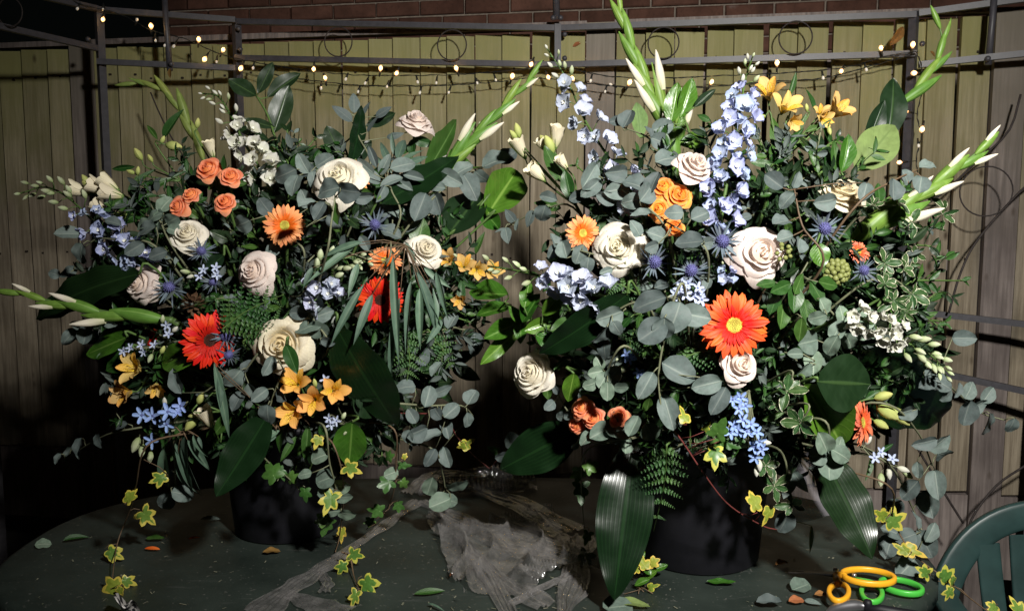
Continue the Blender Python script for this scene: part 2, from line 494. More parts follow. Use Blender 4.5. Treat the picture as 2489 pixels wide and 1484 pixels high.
for r in range(-1, 6):
    z = 2.185 + r * 0.075
    xs = X0 + 0.1075 if r % 2 else X0 + 0.22
    if r % 2 == 0: add(BRKH, 'brick', wall, WMx @ Matrix.Translation((X0 + 0.051, ru(-.001, .002), z)))
    while xs < 3.2:
        add(BRK[int(rnd() * 3)], 'brick', wall, WMx @ Matrix.Translation((xs, ru(-.001, .003), z + ru(-.001, .001))) @ Matrix.Rotation(ru(-.006, .006), 4, 'Y'))
        xs += 0.225
# upper brickwork out of view continues as plain material above 2.6 m

# ---------------------------------------------------------------- gazebo
M_STEEL = mat_plain('painted_steel', (0.055, 0.053, 0.062), 0.45, 0.5, nscale=60, namt=0.3, bmp=0.12)
gz = thing('gazebo', 'dark grey steel gazebo frame with ring decorations in front of the fence', 'gazebo', Vector((0, 2.9, 0)))
def bar(p, q, w=0.019, h=0.019, name='rail', parent=None):
    y = (q - p)
    M = frame((p + q) / 2, y, Vector((0, 0, 1)), 1, 1, 1)
    return add(MB().box(w, y.length, h).mesh(name, M_STEEL, False), name, parent or gz, M)
def gtube(pts, r, name, parent=None, n=8, closed=False, m=None):
    return add(MB().tube(pts, r, n, closed=closed).mesh(name, m or M_STEEL), name, parent or gz)
A = W(1355, 69, 2.94); zt = A.z
A2 = W(1355, 158, 2.94); zl = A2.z
def at_z(px, py, z): return W(px, py, plane_d(py, z))
B, B2 = W(572, 53, 3.08), W(572, 141, 3.08)
Cc, C2 = W(236, 24, 2.96), W(236, 150, 2.96)
Bc, Bc2 = W(572, 49, 3.05), W(572, 166, 3.05)
D_, D2 = W(2225, 36, 2.74), W(2225, 131, 2.74)
bar(B, A); bar(A, D_); bar(B2, A2); bar(A2, D2)
bar(Cc, Bc); bar(C2, Bc2)
bar(W(-90, -52, 2.62), W(236, 22, 2.96)); bar(W(-90, 44, 2.62), W(236, 118, 2.96))
E1, E2 = W(2590, -16, 2.62), W(2590, 120, 2.62)
bar(W(2232, 33, 2.745), E1); bar(W(2232, 158, 2.745), E2)
bar(A + Vector((0, 0, .012)), A2 - Vector((0, 0, .012)), 0.022, 0.022, 'post')
for p in (Cc, B, D_, E1, W(-90, -52, 2.62)):
    bar(Vector((p.x, p.y + 0.012, 0)), Vector((p.x, p.y + 0.012, p.z + 0.012)), 0.024, 0.024, 'post')
gtube([W(396, -60, 2.99), W(404, 60, 3.0), W(413, 172, 3.0)], 0.0105, 'roof_rib')
gtube([W(1352, 48, 2.93), W(1350, -90, 2.88)], 0.012, 'roof_rib')
gtube([W(2420, -60, 2.66), W(2410, 60, 2.68), W(2401, 158, 2.69)], 0.0105, 'roof_rib')
def knob(p, r=0.009):
    add(MB().sphere((0, 0, 0), r, 10, 8).mesh('bolt_cap', M_STEEL), 'bolt_cap', gz, Matrix.Translation(p))
for p in (W(416, 156, 2.98), W(1344, 44, 2.92), W(1362, 44, 2.92), W(1372, 84, 2.95), W(1372, 142, 2.95), W(2400, 143, 2.67), W(2241, 107, 2.73), W(580, 70, 3.06), W(584, 120, 3.06), W(214, 96, 2.95)): knob(p)
M_RUST = mat_plain('rusted_wire', (0.045, 0.036, 0.034), 0.7, 0.3, nscale=80, namt=0.5, bmp=0.2)
def ring(px, py, rpx, d, parent=None):
    r = rpx * mpp(d); c = W(px, py, d)
    gtube([c + FD * (r * math.cos(a)) + Vector((0, 0, r * math.sin(a))) for a in [2 * math.pi * k / 28 for k in range(28)]], 0.0023, 'ring', n=6, closed=True, m=M_RUST)
for x, y, r, d in ((822, 102, 35, 3.02), (1098, 110, 36, 2.95), (1612, 105, 37, 2.85), (1933, 92, 39, 2.775), (24, 30, 34, 2.70), (2396, 465, 60, 2.66)):
    ring(x, y, r, d)
def rod(pts, d, r=0.0035):
    gtube(catmull([W(x, y, d) for x, y in pts], 16), r, 'scroll_rod', n=6, m=M_RUST)
rod([(2560, 400), (2480, 464), (2378, 579), (2335, 660), (2305, 760)], 2.67)
rod([(2480, 230), (2450, 320), (2367, 398), (2290, 470), (2180, 545), (2140, 620)], 2.668)
rod([(2560, 1085), (2492, 1130), (2420, 1180), (2360, 1262), (2350, 1330)], 2.68)
rod([(2230, 1090), (2290, 1190), (2340, 1270)], 2.68)
rod([(366, 225), (385, 270), (420, 340), (460, 400)], 3.0, 0.0028)
bar(W(2228, 757, 2.735), W(2590, 799, 2.62), 0.019, 0.019); bar(W(2228, 893, 2.735), W(2590, 972, 2.62), 0.019, 0.019)

# ---------------------------------------------------------------- fairy lights
M_CABLE = mat_plain('black_cable', (0.012, 0.013, 0.012), 0.6, 0.3, nscale=50, bmp=0.0)
def mat_bulb(name, col, s):
    m, nt, bs = newmat(name)
    bs.inputs['Base Color'].default_value = (0.9, 0.85, 0.75, 1); bs.inputs['Roughness'].default_value = 0.3
    bs.inputs['Emission Color'].default_value = (*col, 1); bs.inputs['Emission Strength'].default_value = s
    if s > 1:      # the filament glows hottest halfway along the bulb
        tc = N(nt, 'ShaderNodeTexCoord'); sp = N(nt, 'ShaderNodeSeparateXYZ'); L(nt, tc.outputs['Object'], sp.inputs[0])
        f = maprange(nt, math_n(nt, 'ABSOLUTE', math_n(nt, 'SUBTRACT', sp.outputs[2], 0.014)), 0.003, 0.0095, 1.0, 0.0)
        L(nt, mixc(nt, f, col, (1.0, 0.66, 0.26)), bs.inputs['Emission Color']); L(nt, math_n(nt, 'MULTIPLY_ADD', f, s * 0.6, s * 0.45), bs.inputs['Emission Strength'])
    return m
M_LIT = mat_bulb('lit_bulb', (1.0, 0.38, 0.07), 2.2)
M_DIM = mat_bulb('dim_bulb', (1.0, 0.92, 0.8), 0.08)
BULB = MB().lathe([(0.0005, 0), (0.0032, 0.001), (0.0072, 0.008), (0.0088, 0.014), (0.0072, 0.021), (0.0035, 0.025), (0.0004, 0.0262)], 12).mesh('bulb', M_LIT)
BULBD = MB().lathe([(0.0005, 0), (0.002, 0.001), (0.0046, 0.005), (0.0052, 0.009), (0.0042, 0.013), (0.0004, 0.0155)], 10).mesh('bulb', M_DIM)
SOCK = MB().lathe([(0.0004, -0.018), (0.0026, -0.0175), (0.0034, -0.008), (0.0042, -0.0005), (0.0002, 0.0015)], 8).mesh('socket', M_CABLE)
def light_string(label, pts, lit, dim, dfun):
    P = [W(x, y, dfun(x)) for x, y in pts]
    o = thing('fairy_light_string', label, 'fairy lights', P[0], 'strings of fairy lights on the gazebo')
    path = catmull(P, len(P) * 8)
    wob = [p + Vector((0, 0, 0.0015 * math.sin(i * 2.1))) for i, p in enumerate(path)]
    add(MB().tube(wob, 0.0014, 5).mesh('cable', M_CABLE), 'cable', o)
    add(MB().tube([p + Vector((0.0018 * math.sin(i * 1.7), -.002, 0.0022 * math.cos(i * 1.7))) for i, p in enumerate(path)], 0.0010, 4).mesh('cable', M_CABLE), 'cable', o)
    for lst, me, k in ((lit, BULB, 1), (dim, BULBD, 0)):
        for x, y in lst:
            c = W(x, y, dfun(x) - 0.006)
            near = min(wob, key=lambda q: (q - c).length)
            up = (near - c)
            dirv = (-up).normalized() if up.length > 0.012 else Vector((ru(-.5, .5), -.3, -1)).normalized()
            base = c - dirv * (0.013 if k else 0.008)
            sk = add(SOCK, 'socket', o, frame_z(base, dirv, 1.0))
            add(me, 'bulb', sk, frame_z(base, dirv, ru(.72, .95)))
            if k:
                gl = bpy.data.lights.new('fairy_bulb_light', 'POINT'); gl.energy = 0.045; gl.color = (1.0, 0.55, 0.18); gl.shadow_soft_size = 0.006
                go = bpy.data.objects.new('bulb_light', gl); COL.objects.link(go); go.parent = o; go.location = (c + Vector((0, -.016, 0))) - P[0]
            tp = base - dirv * 0.017
            if (near - tp).length > 0.006:
                add(MB().tube([tp, tp.lerp(near, .5) + Vector((.002, 0, 0)), near], 0.0014, 4).mesh('lead', M_CABLE), 'lead', o)
def dgz(x):
    if x < 236: return 2.7 + 0.26 * x / 236
    if x < 572: return 2.96 + 0.11 * (x - 236) / 336
    if x < 1355: return 3.07 - 0.13 * (x - 572) / 783
    return 2.93 - 0.2 * (x - 1355) / 870
light_string('fairy lights strung close under the lower gazebo rail', [(150, -30), (188, 8), (290, 35), (370, 75), (450, 95), (530, 130), (600, 148), (720, 168), (850, 182), (960, 184), (1100, 182), (1240, 172), (1345, 162), (1480, 186), (1620, 190), (1760, 184), (1900, 178), (2050, 165), (2150, 138), (2225, 126)],
             [(250, 50), (367, 63), (483, 95), (543, 120), (497, 145), (585, 167), (762, 170), (925, 165), (963, 180), (1108, 165), (1290, 158), (1888, 152), (2140, 115), (2218, 108), (2043, 175)],
             [(188, 22), (333, 48), (250, 25), (378, 100), (400, 112), (422, 113), (526, 152), (615, 166), (840, 193), (887, 203), (1015, 200), (1060, 203), (1435, 197), (1640, 212), (2000, 190), (2105, 170)], lambda x: dgz(x) - 0.016)
light_string('fairy lights sagging lowest across the fence boards', [(600, 160), (680, 185), (760, 196), (860, 207), (960, 210), (1080, 208), (1200, 200), (1300, 190), (1420, 203), (1560, 214), (1700, 213), (1860, 200), (2000, 190), (2120, 160), (2222, 132)],
             [(790, 188), (1245, 185), (1333, 190), (1390, 190), (1530, 200), (1730, 198)],
             [(1160, 203), (1205, 196), (1483, 205), (1020, 226), (940, 212), (870, 224), (1090, 226), (1370, 215), (1470, 224), (1830, 222), (780, 215)], lambda x: dgz(x) - 0.002)
light_string('fairy lights wound down the upright gazebo post', [(2226, 128), (2238, 160), (2240, 220), (2228, 280), (2238, 330), (2226, 390), (2236, 460), (2230, 560)],
             [(2220, 178), (2198, 270), (2240, 315), (2183, 395)], [(2232, 355), (2236, 480)], lambda x: 2.715)

# ---------------------------------------------------------------- table
def mat_table():
    m, nt, bs = newmat('green_plastic_table')
    tc = N(nt, 'ShaderNodeTexCoord')
    mp = N(nt, 'ShaderNodeMapping'); mp.inputs['Scale'].default_value = (3, 30, 1); mp.inputs['Rotation'].default_value = (0, 0, 0.25); L(nt, tc.outputs['Object'], mp.inputs[0])
    st = noise(nt, mp.outputs[0], 2.5, 5.0, 0.7); n1 = noise(nt, tc.outputs['Object'], 7.0, 5.0); n2 = noise(nt, tc.outputs['Object'], 120.0, 2.0)
    c = mixc(nt, maprange(nt, n1, 0.3, 0.7), (0.014, 0.020, 0.017), (0.027, 0.037, 0.031))
    c = mixc(nt, maprange(nt, st, 0.62, 0.75, 0, 0.45), c, (0.12, 0.12, 0.115))
    c = mixc(nt, maprange(nt, n2, 0.66, 0.74, 0, 0.5), c, (0.15, 0.145, 0.13))
    L(nt, c, bs.inputs['Base Color']); L(nt, maprange(nt, n1, 0.3, 0.7, 0.38, 0.62), bs.inputs['Roughness']); bs.inputs['Specular IOR Level'].default_value = 0.4
    bump(nt, bs, math_n(nt, 'ADD', n2, n1), 0.15, 0.001)
    return m
M_TABLE = mat_table()
TC = Vector((-0.09, 1.74, 0)); TA, TB = 0.93, 0.45
def sq(a, e=2.6): 
    c, s = math.cos(a), math.sin(a)
    return (math.copysign(abs(c) ** (2 / e), c), math.copysign(abs(s) ** (2 / e), s))
table = thing('garden_table', 'dark green plastic oval garden table carrying both bouquets', 'table', Vector((TC.x, TC.y, 0)))
mb = MB()
rings = [(0.0, 0.0), (0.5, 0.0), (0.9, 0.0), (0.985, 0.0), (1.0, -0.006), (1.0, -0.035), (0.985, -0.038), (0.97, -0.022), (0.0, -0.022)]
def tf(u, v):
    k = v * (len(rings) - 1); i = min(int(k), len(rings) - 2); t = k - i
    s = rings[i][0] * (1 - t) + rings[i + 1][0] * t; z = rings[i][1] * (1 - t) + rings[i + 1][1] * t
    x, y = sq(2 * math.pi * u)
    return (TC.x + TA * s * x, TC.y + TB * s * y, TABLE_Z + z)
add(mb.surf(tf, 72, len(rings) - 1).mesh('table_top', M_TABLE), 'table_top', table)
for sx in (-1, 1):
    for sy in (-1, 1):
        p = Vector((TC.x + sx * 0.62, TC.y + sy * 0.24, TABLE_Z - .022)); q = Vector((TC.x + sx * 0.74, TC.y + sy * 0.31, 0))
        add(MB().tube([p, p.lerp(q, .5), q], [0.034, 0.03, 0.026], 10).mesh('leg', M_TABLE), 'leg', table)

# ---------------------------------------------------------------- buckets
M_BUCKET = mat_plain('black_bucket_plastic', (0.008, 0.008, 0.011), 0.55, 0.3, nscale=25, namt=0.35, bmp=0.06)
def bucket(label, c, rb, rt, h):
    o = thing('flower_bucket', label, 'bucket', Vector((c[0], c[1], TABLE_Z)), 'black buckets holding the bouquets')
    M = Matrix.Translation((c[0], c[1], TABLE_Z + 0.001))
    prof = [(0.001, 0), (rb * .97, 0), (rb, .004), (rb + (rt - rb) * .5, h * .5), (rt, h), (rt + .006, h), (rt + .006, h - .014), (rt + .004, h - .014)]
    bd = add(MB().lathe(prof, 48).mesh('body', M_BUCKET), 'body', o, M)
    add(MB().lathe([(rt - .002, h + .001), (rt - .006, h * .9), (rt - .012, h * .5)], 48).mesh('inner_wall', M_BUCKET), 'inner_wall', bd, M)
    foam = mat_plain('floral_foam', (0.03, 0.05, 0.025), 0.95, 0.1, nscale=90, bmp=0.4)
    add(MB().lathe([(rt - .004, h - .03), (rt * .8, h + .03), (rt * .5, h + .06), (.001, h + .065)], 24).mesh('floral_foam', foam), 'floral_foam', o, M)
bucket('black plastic bucket under the bouquet by the scissors', (0.374, 1.685), 0.122, 0.145, 0.25)
bucket('shadowed black bucket under the bouquet by the dark table end', (-0.492, 1.83), 0.112, 0.135, 0.25)

# ---------------------------------------------------------------- green plastic chair
M_CHAIR = mat_plain('green_chair_plastic', (0.018, 0.042, 0.040), 0.42, 0.45, nscale=18, namt=0.3, bmp=0.05)
chair = thing('garden_chair', 'dark green plastic garden chair with slatted arched back', 'chair', Vector((1.13, 1.95, 0)))
CHM = Matrix.Translation((1.13, 1.54, 0)) @ Matrix.Rotation(math.radians(-6), 4, 'Z')     # x right, y back, seat faces the camera
def chp(mesh, name): return add(mesh, name, chair, CHM)
def arch(k, wd):   # k 0..1 along the back frame; returns centre
    a = math.pi * (1 - k)
    e = 2.6
    c, s = math.cos(a), math.sin(a)
    x = 0.275 * math.copysign(abs(c) ** (2 / e), c); z = 0.43 + 0.36 * abs(s) ** (2 / e)
    return Vector((x, 0.10 + (z - .43) * .22, z))
def strip(path, w, th, nrm, name):
    mb = MB(); n = len(path)
    def fn(u, v):
        k = min(int(round(v * (n - 1))), n - 1)
        t = (path[min(k + 1, n - 1)] - path[max(k - 1, 0)]).normalized()
        side = t.cross(nrm).normalized(); nn = side.cross(t)
        a = 2 * math.pi * u
        ex = lambda q: math.copysign(abs(q) ** 0.45, q)
        ww = w[k] if isinstance(w, list) else w
        return path[k] + side * (ww / 2 * ex(math.cos(a))) + nn * (th / 2 * ex(math.sin(a)))
    return chp(mb.surf(fn, 16, n - 1).mesh(name, M_CHAIR), name)
pth = [arch(k / 40, 0) for k in range(41)]
strip(pth, 0.058, 0.020, Vector((0, -1, 0.1)), 'back_frame')
for i, x in enumerate((-.165, -.099, -.033, .033, .099, .165)):
    zt_ = 0.755 - 1.1 * x * x
    pp = [Vector((x * (0.80 + .2 * k / 8), 0.095 + (0.41 + (zt_ - .41) * k / 8 - .43) * .22 + .012 * math.sin(math.pi * k / 8), 0.41 + (zt_ - .41) * k / 8)) for k in range(9)]
    strip(pp, 0.047, 0.010, Vector((0, -1, 0.1)), 'back_slat')
def seatf(u, v):
    x, y = (u - .5) * 2, (v - .5) * 2
    return (x * .235 * (1 - .08 * max(0, y)), -0.13 + y * .22, 0.42 + .018 * x * x - .02 * (1 - y * y) - .02 * max(0, -y - .8) * 5)
sm = MB().surf(seatf, 14, 12); sm.surf(lambda u, v: (Vector(seatf(1 - u, v)) - Vector((0, 0, .012))), 14, 12)
chp(sm.mesh('seat', M_CHAIR), 'seat')
for sx in (-1, 1):
    strip([Vector((sx * (.265 + .02 * math.sin(k / 8 * 3.14)), 0.12 - .47 * k / 8, 0.63 + .012 * math.sin(k / 8 * 3.14) - .02 * k / 8)) for k in range(9)], 0.052, 0.016, Vector((0, 0, 1)), 'armrest')
    strip([Vector((sx * (.265 + .03 * k / 6), -0.34 - .03 * k / 6, 0.61 - .61 * k / 6)) for k in range(7)], 0.05, 0.028, Vector((sx, -.5, 0)), 'leg')
    strip([Vector((sx * (.262 + .02 * k / 6), 0.11 + .12 * k / 6, 0.50 - .50 * k / 6)) for k in range(7)], 0.05, 0.028, Vector((sx, .5, 0)), 'leg')

# ---------------------------------------------------------------- floodlight (throws the shadows seen on the fence; stands behind the camera)
fl = thing('floodlight', 'work floodlight on a stand lighting the flowers', 'floodlight', Vector((LAMP_POS.x, LAMP_POS.y - .1, 0)))
aim = (LAMP_AIM - LAMP_POS).normalized()
HM = frame(LAMP_POS - aim * 0.045, Vector((aim.y, -aim.x, 0)), aim, 1, 1, 1)
hb = MB()
for sx, sy, wx, wy in ((-.085, 0, .01, .13), (.085, 0, .01, .13), (0, -.06, .16, .01), (0, .06, .16, .01)): hb.box(wx, wy, .06, Matrix.Translation((sx, sy, 0)))
hb.box(.18, .13, .01, Matrix.Translation((0, 0, -.036)))
add(hb.mesh('housing', M_STEEL, False), 'housing', fl, HM)
base = LAMP_POS - aim * 0.11
add(MB().tube([Vector((base.x, base.y, 0.02)), Vector((base.x, base.y, base.z)), LAMP_POS - aim * .07], .014, 8).mesh('stand_pole', M_STEEL), 'stand_pole', fl)
add(MB().lathe([(.001, .02), (.16, .018), (.17, .0)], 24).mesh('stand_base', M_STEEL), 'stand_base', fl, Matrix.Translation((base.x, base.y, .001)))

# ---------------------------------------------------------------- plant materials
M_STEM = mat_plain('green_stem', (0.085, 0.15, 0.04), 0.5, 0.3, nscale=20, namt=0.3, bmp=0.05)
M_STEMG = mat_plain('glaucous_stem', (0.16, 0.17, 0.10), 0.55, 0.3, nscale=20, namt=0.3, bmp=0.05)
M_STEMB = mat_plain('brown_twig', (0.13, 0.085, 0.05), 0.6, 0.3, nscale=30, namt=0.4, bmp=0.1)
M_STEMR = mat_plain('reddish_twig', (0.16, 0.04, 0.035), 0.55, 0.3, nscale=30, namt=0.4, bmp=0.1)
M_EUC = mat_leaf('eucalyptus_leaf', (0.088, 0.118, 0.110), under=(0.13, 0.15, 0.147), vein=(0.18, 0.21, 0.185), side=0.10, rough=0.62, spec=0.25, var=0.36, spots=(0.07, 0.06, 0.05), tr=0.05, hue=0.03, bloom=(0.155, 0.175, 0.175))
M_EUCP = mat_leaf('pale_eucalyptus_leaf', (0.115, 0.165, 0.125), under=(0.14, 0.175, 0.145), vein=(0.25, 0.31, 0.24), side=0.1, rough=0.6, spec=0.25, var=0.28, spots=(0.16, 0.10, 0.08), tr=0.05, hue=0.03, bloom=(0.175, 0.205, 0.17))
M_WILLOW = mat_leaf('willow_eucalyptus_leaf', (0.08, 0.135, 0.095), under=(0.12, 0.17, 0.13), vein=(0.16, 0.22, 0.14), side=0.05, rough=0.5, spec=0.35, tr=0.08)
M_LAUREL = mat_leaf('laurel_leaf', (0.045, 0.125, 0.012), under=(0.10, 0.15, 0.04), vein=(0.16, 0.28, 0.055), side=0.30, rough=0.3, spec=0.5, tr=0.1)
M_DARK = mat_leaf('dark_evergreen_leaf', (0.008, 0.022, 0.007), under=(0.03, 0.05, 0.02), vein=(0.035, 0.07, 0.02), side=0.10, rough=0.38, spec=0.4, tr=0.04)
M_OLIVE = mat_leaf('olive_leaf_underside', (0.13, 0.19, 0.06), under=(0.13, 0.19, 0.06), vein=(0.09, 0.14, 0.04), side=0.35, rough=0.6, spec=0.2, tr=0.1, var=0.1)
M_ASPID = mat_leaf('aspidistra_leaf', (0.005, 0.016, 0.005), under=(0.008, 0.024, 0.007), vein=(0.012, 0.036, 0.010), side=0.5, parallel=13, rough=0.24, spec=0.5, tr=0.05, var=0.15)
M_MIDG = mat_leaf('mid_green_leaf', (0.024, 0.072, 0.012), under=(0.055, 0.095, 0.035), vein=(0.09, 0.17, 0.05), side=0.2, rough=0.42, spec=0.4, tr=0.1)
M_FERN = mat_leaf('fern_leaflet', (0.03, 0.085, 0.018), under=(0.05, 0.09, 0.03), vein=(0.06, 0.13, 0.04), side=0.2, rough=0.45, spec=0.35, tr=0.08)
M_IVY = mat_leaf('ivy_leaf', (0.045, 0.115, 0.022), vein=(0.16, 0.27, 0.08), side=0.0, rough=0.4, spec=0.4, tr=0.08)
M_IVYV = mat_leaf('variegated_ivy_leaf', (0.09, 0.18, 0.03), vein=(0.18, 0.30, 0.07), side=0.0, edge=(0.46, 0.42, 0.07), edge_at=0.70, rough=0.4, spec=0.4, tr=0.1, var=0.15)
M_IVYY = mat_leaf('yellow_ivy_leaf', (0.20, 0.25, 0.03), vein=(0.35, 0.38, 0.08), side=0.0, edge=(0.50, 0.40, 0.06), edge_at=0.75, rough=0.45, spec=0.35, tr=0.12, var=0.15)
M_PITT = mat_leaf('variegated_pittosporum_leaf', (0.032, 0.075, 0.022), under=(0.11, 0.13, 0.08), vein=(0.10, 0.18, 0.06), side=0.12, edge=(0.56, 0.54, 0.39), edge_at=0.88, rough=0.4, spec=0.4, tr=0.08, var=0.15)
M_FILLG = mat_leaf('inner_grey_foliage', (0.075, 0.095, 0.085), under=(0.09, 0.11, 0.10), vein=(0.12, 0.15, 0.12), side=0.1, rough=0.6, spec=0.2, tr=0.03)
M_FILL = mat_leaf('inner_foliage_dark_for_shade', (0.010, 0.026, 0.009), under=(0.022, 0.040, 0.018), vein=(0.03, 0.055, 0.02), side=0.1, rough=0.55, spec=0.2, tr=0.03)  # inner leaves coloured darker to stand in for the shade between blooms
M_GLADB = mat_leaf('gladiolus_bract', (0.125, 0.235, 0.035), under=(0.16, 0.28, 0.06), vein=(0.24, 0.36, 0.085), side=0.25, parallel=9, rough=0.45, spec=0.35, tr=0.15, var=0.12)
M_GLADO = mat_leaf('olive_gladiolus_bract', (0.17, 0.22, 0.05), under=(0.2, 0.25, 0.07), vein=(0.25, 0.30, 0.08), side=0.25, parallel=9, rough=0.5, spec=0.3, tr=0.12, var=0.12)
M_GLADW = mat_petal('gladiolus_bud_petal', (0.62, 0.62, 0.40), (0.78, 0.72, 0.60), 0.1, 0.5, streak=(0.62, 0.56, 0.42), streak_n=6)
M_CREAM = mat_petal('cream_rose_petal', (0.80, 0.64, 0.35), (0.81, 0.74, 0.57), 0.15, 0.8, streak=(0.66, 0.55, 0.36), streak_n=11, streak_amt=0.2, tr=.34, edge=(.78, .72, .56))
M_WHITE = mat_petal('white_rose_petal', (0.80, 0.72, 0.50), (0.83, 0.79, 0.69), 0.1, 0.7, streak=(0.70, 0.62, 0.48), streak_n=11, streak_amt=0.2, tr=.34, edge=(.80, .74, .64))
M_BLUSH = mat_petal('blush_rose_petal', (0.82, 0.63, 0.50), (0.81, 0.72, 0.67), 0.1, 0.75, streak=(0.68, 0.52, 0.45), streak_n=11, streak_amt=0.2, tr=.34, edge=(.78, .65, .60))
M_CORAL = mat_petal('coral_spray_rose_petal', (0.86, 0.24, 0.05), (0.86, 0.27, 0.12), 0.1, 0.8, streak=(0.85, 0.33, 0.2), streak_n=9, streak_amt=0.3, edge=(0.86, 0.40, 0.27), tr=.28)
M_AMBER = mat_petal('amber_spray_rose_petal', (0.83, 0.24, 0.02), (0.85, 0.30, 0.04), 0.1, 0.8, streak=(0.85, 0.38, 0.12), streak_n=9, streak_amt=0.3, edge=(0.87, 0.40, 0.18), tr=.28)
def gerb(n, base, tip): return mat_petal(n, base, tip, 0.25, 0.75, streak=tuple(c * 0.72 for c in tip), streak_n=4, streak_amt=0.5, rough=0.5)
M_GPEACH = gerb('peach_gerbera_petal', (0.80, 0.20, 0.03), (0.82, 0.33, 0.13))
M_GRED = gerb('red_gerbera_petal', (0.60, 0.012, 0.004), (0.72, 0.035, 0.008))
M_GORANGE = gerb('orange_red_gerbera_petal', (0.76, 0.02, 0.008), (0.82, 0.115, 0.022))
M_GCORAL = gerb('coral_gerbera_petal', (0.78, 0.14, 0.05), (0.80, 0.22, 0.12))
M_GIN = {}
for k, c in (('peach', (0.72, 0.13, 0.01)), ('red', (0.45, 0.01, 0.004)), ('orange', (0.70, 0.012, 0.006)), ('coral', (0.7, 0.1, 0.03))):
    M_GIN[k] = mat_plain(k + '_gerbera_inner', c, 0.6, 0.2, nscale=40, namt=0.3)
M_GDISC = mat_plain('gerbera_disc', (0.42, 0.40, 0.06), 0.7, 0.2, nscale=14, namt=0.45, col2=(0.30, 0.20, 0.03), bmp=0.4)
M_GDARK = mat_plain('dark_gerbera_disc', (0.045, 0.012, 0.006), 0.7, 0.2, nscale=14, namt=0.45, bmp=0.4)
M_DBLUE = mat_petal('delphinium_blue_sepal', (0.48, 0.53, 0.70), (0.33, 0.39, 0.60), 0.2, 0.9, streak=(0.50, 0.52, 0.78), streak_n=5, var=0.12, hue=0.02)
M_DPALE = mat_petal('delphinium_pale_sepal', (0.52, 0.56, 0.66), (0.42, 0.46, 0.60), 0.2, 0.9, streak=(0.62, 0.62, 0.75), streak_n=5, var=0.1, hue=0.02)
M_DWHITE = mat_petal('delphinium_white_sepal', (0.58, 0.58, 0.46), (0.58, 0.57, 0.53), 0.2, 0.9, streak=(0.62, 0.64, 0.55), streak_n=5, var=0.08)
M_DBEE = mat_plain('delphinium_bee', (0.78, 0.78, 0.70), 0.6, 0.2, nscale=40)
M_DBUD = mat_petal('delphinium_bud', (0.28, 0.36, 0.14), (0.56, 0.60, 0.42), 0.1, 0.9, streak=(0.40, 0.48, 0.25), streak_n=4, var=0.15)
M_ALST = mat_petal('alstroemeria_tepal', (0.76, 0.40, 0.06), (0.80, 0.42, 0.12), 0.1, 0.9, streak=(0.80, 0.32, 0.1), streak_n=5, edge=(0.80, 0.34, 0.14))
M_ALSTD = mat_petal('alstroemeria_striped_tepal', (0.80, 0.56, 0.04), (0.80, 0.42, 0.10), 0.3, 1.0, streak=None, dash=(0.16, 0.03, 0.01))
M_ALSTY = mat_petal('yellow_alstroemeria_tepal', (0.60, 0.43, 0.12), (0.66, 0.46, 0.17), 0.1, 0.9, streak=(0.70, 0.42, 0.12), streak_n=5, edge=(0.78, 0.42, 0.14))
M_LISI = mat_petal('lisianthus_petal', (0.62, 0.62, 0.30), (0.78, 0.70, 0.52), 0.05, 0.45, streak=(0.70, 0.64, 0.44), streak_n=7)
M_LISB = mat_petal('lisianthus_bud', (0.30, 0.38, 0.10), (0.56, 0.56, 0.20), 0.1, 0.9, streak=(0.36, 0.42, 0.12), streak_n=5)
M_TWEE = mat_petal('tweedia_petal', (0.30, 0.42, 0.74), (0.26, 0.38, 0.72), 0.1, 0.9, streak=(0.5, 0.6, 0.85), streak_n=3, var=0.12)
M_TWEEP = mat_petal('pale_tweedia_petal', (0.50, 0.56, 0.70), (0.44, 0.50, 0.70), 0.1, 0.9, streak=(0.6, 0.65, 0.8), streak_n=3, var=0.12)
M_TWEEC = mat_plain('tweedia_crown', (0.10, 0.12, 0.28), 0.5, 0.3, nscale=60)
M_ERYH = mat_plain('eryngium_head', (0.12, 0.12, 0.30), 0.7, 0.2, nscale=70, namt=0.5, bmp=0.3)
M_ERYB = mat_leaf('eryngium_bract', (0.085, 0.11, 0.135), vein=(0.17, 0.19, 0.26), side=0.1, rough=0.55, spec=0.3, tr=0.03)
M_CALYX = mat_plain('green_calyx', (0.12, 0.20, 0.05), 0.55, 0.3, nscale=30, namt=0.3)
M_BERRY = mat_plain('ivy_berry', (0.19, 0.24, 0.07), 0.5, 0.35, nscale=50, namt=0.45, col2=(0.12, 0.10, 0.03))

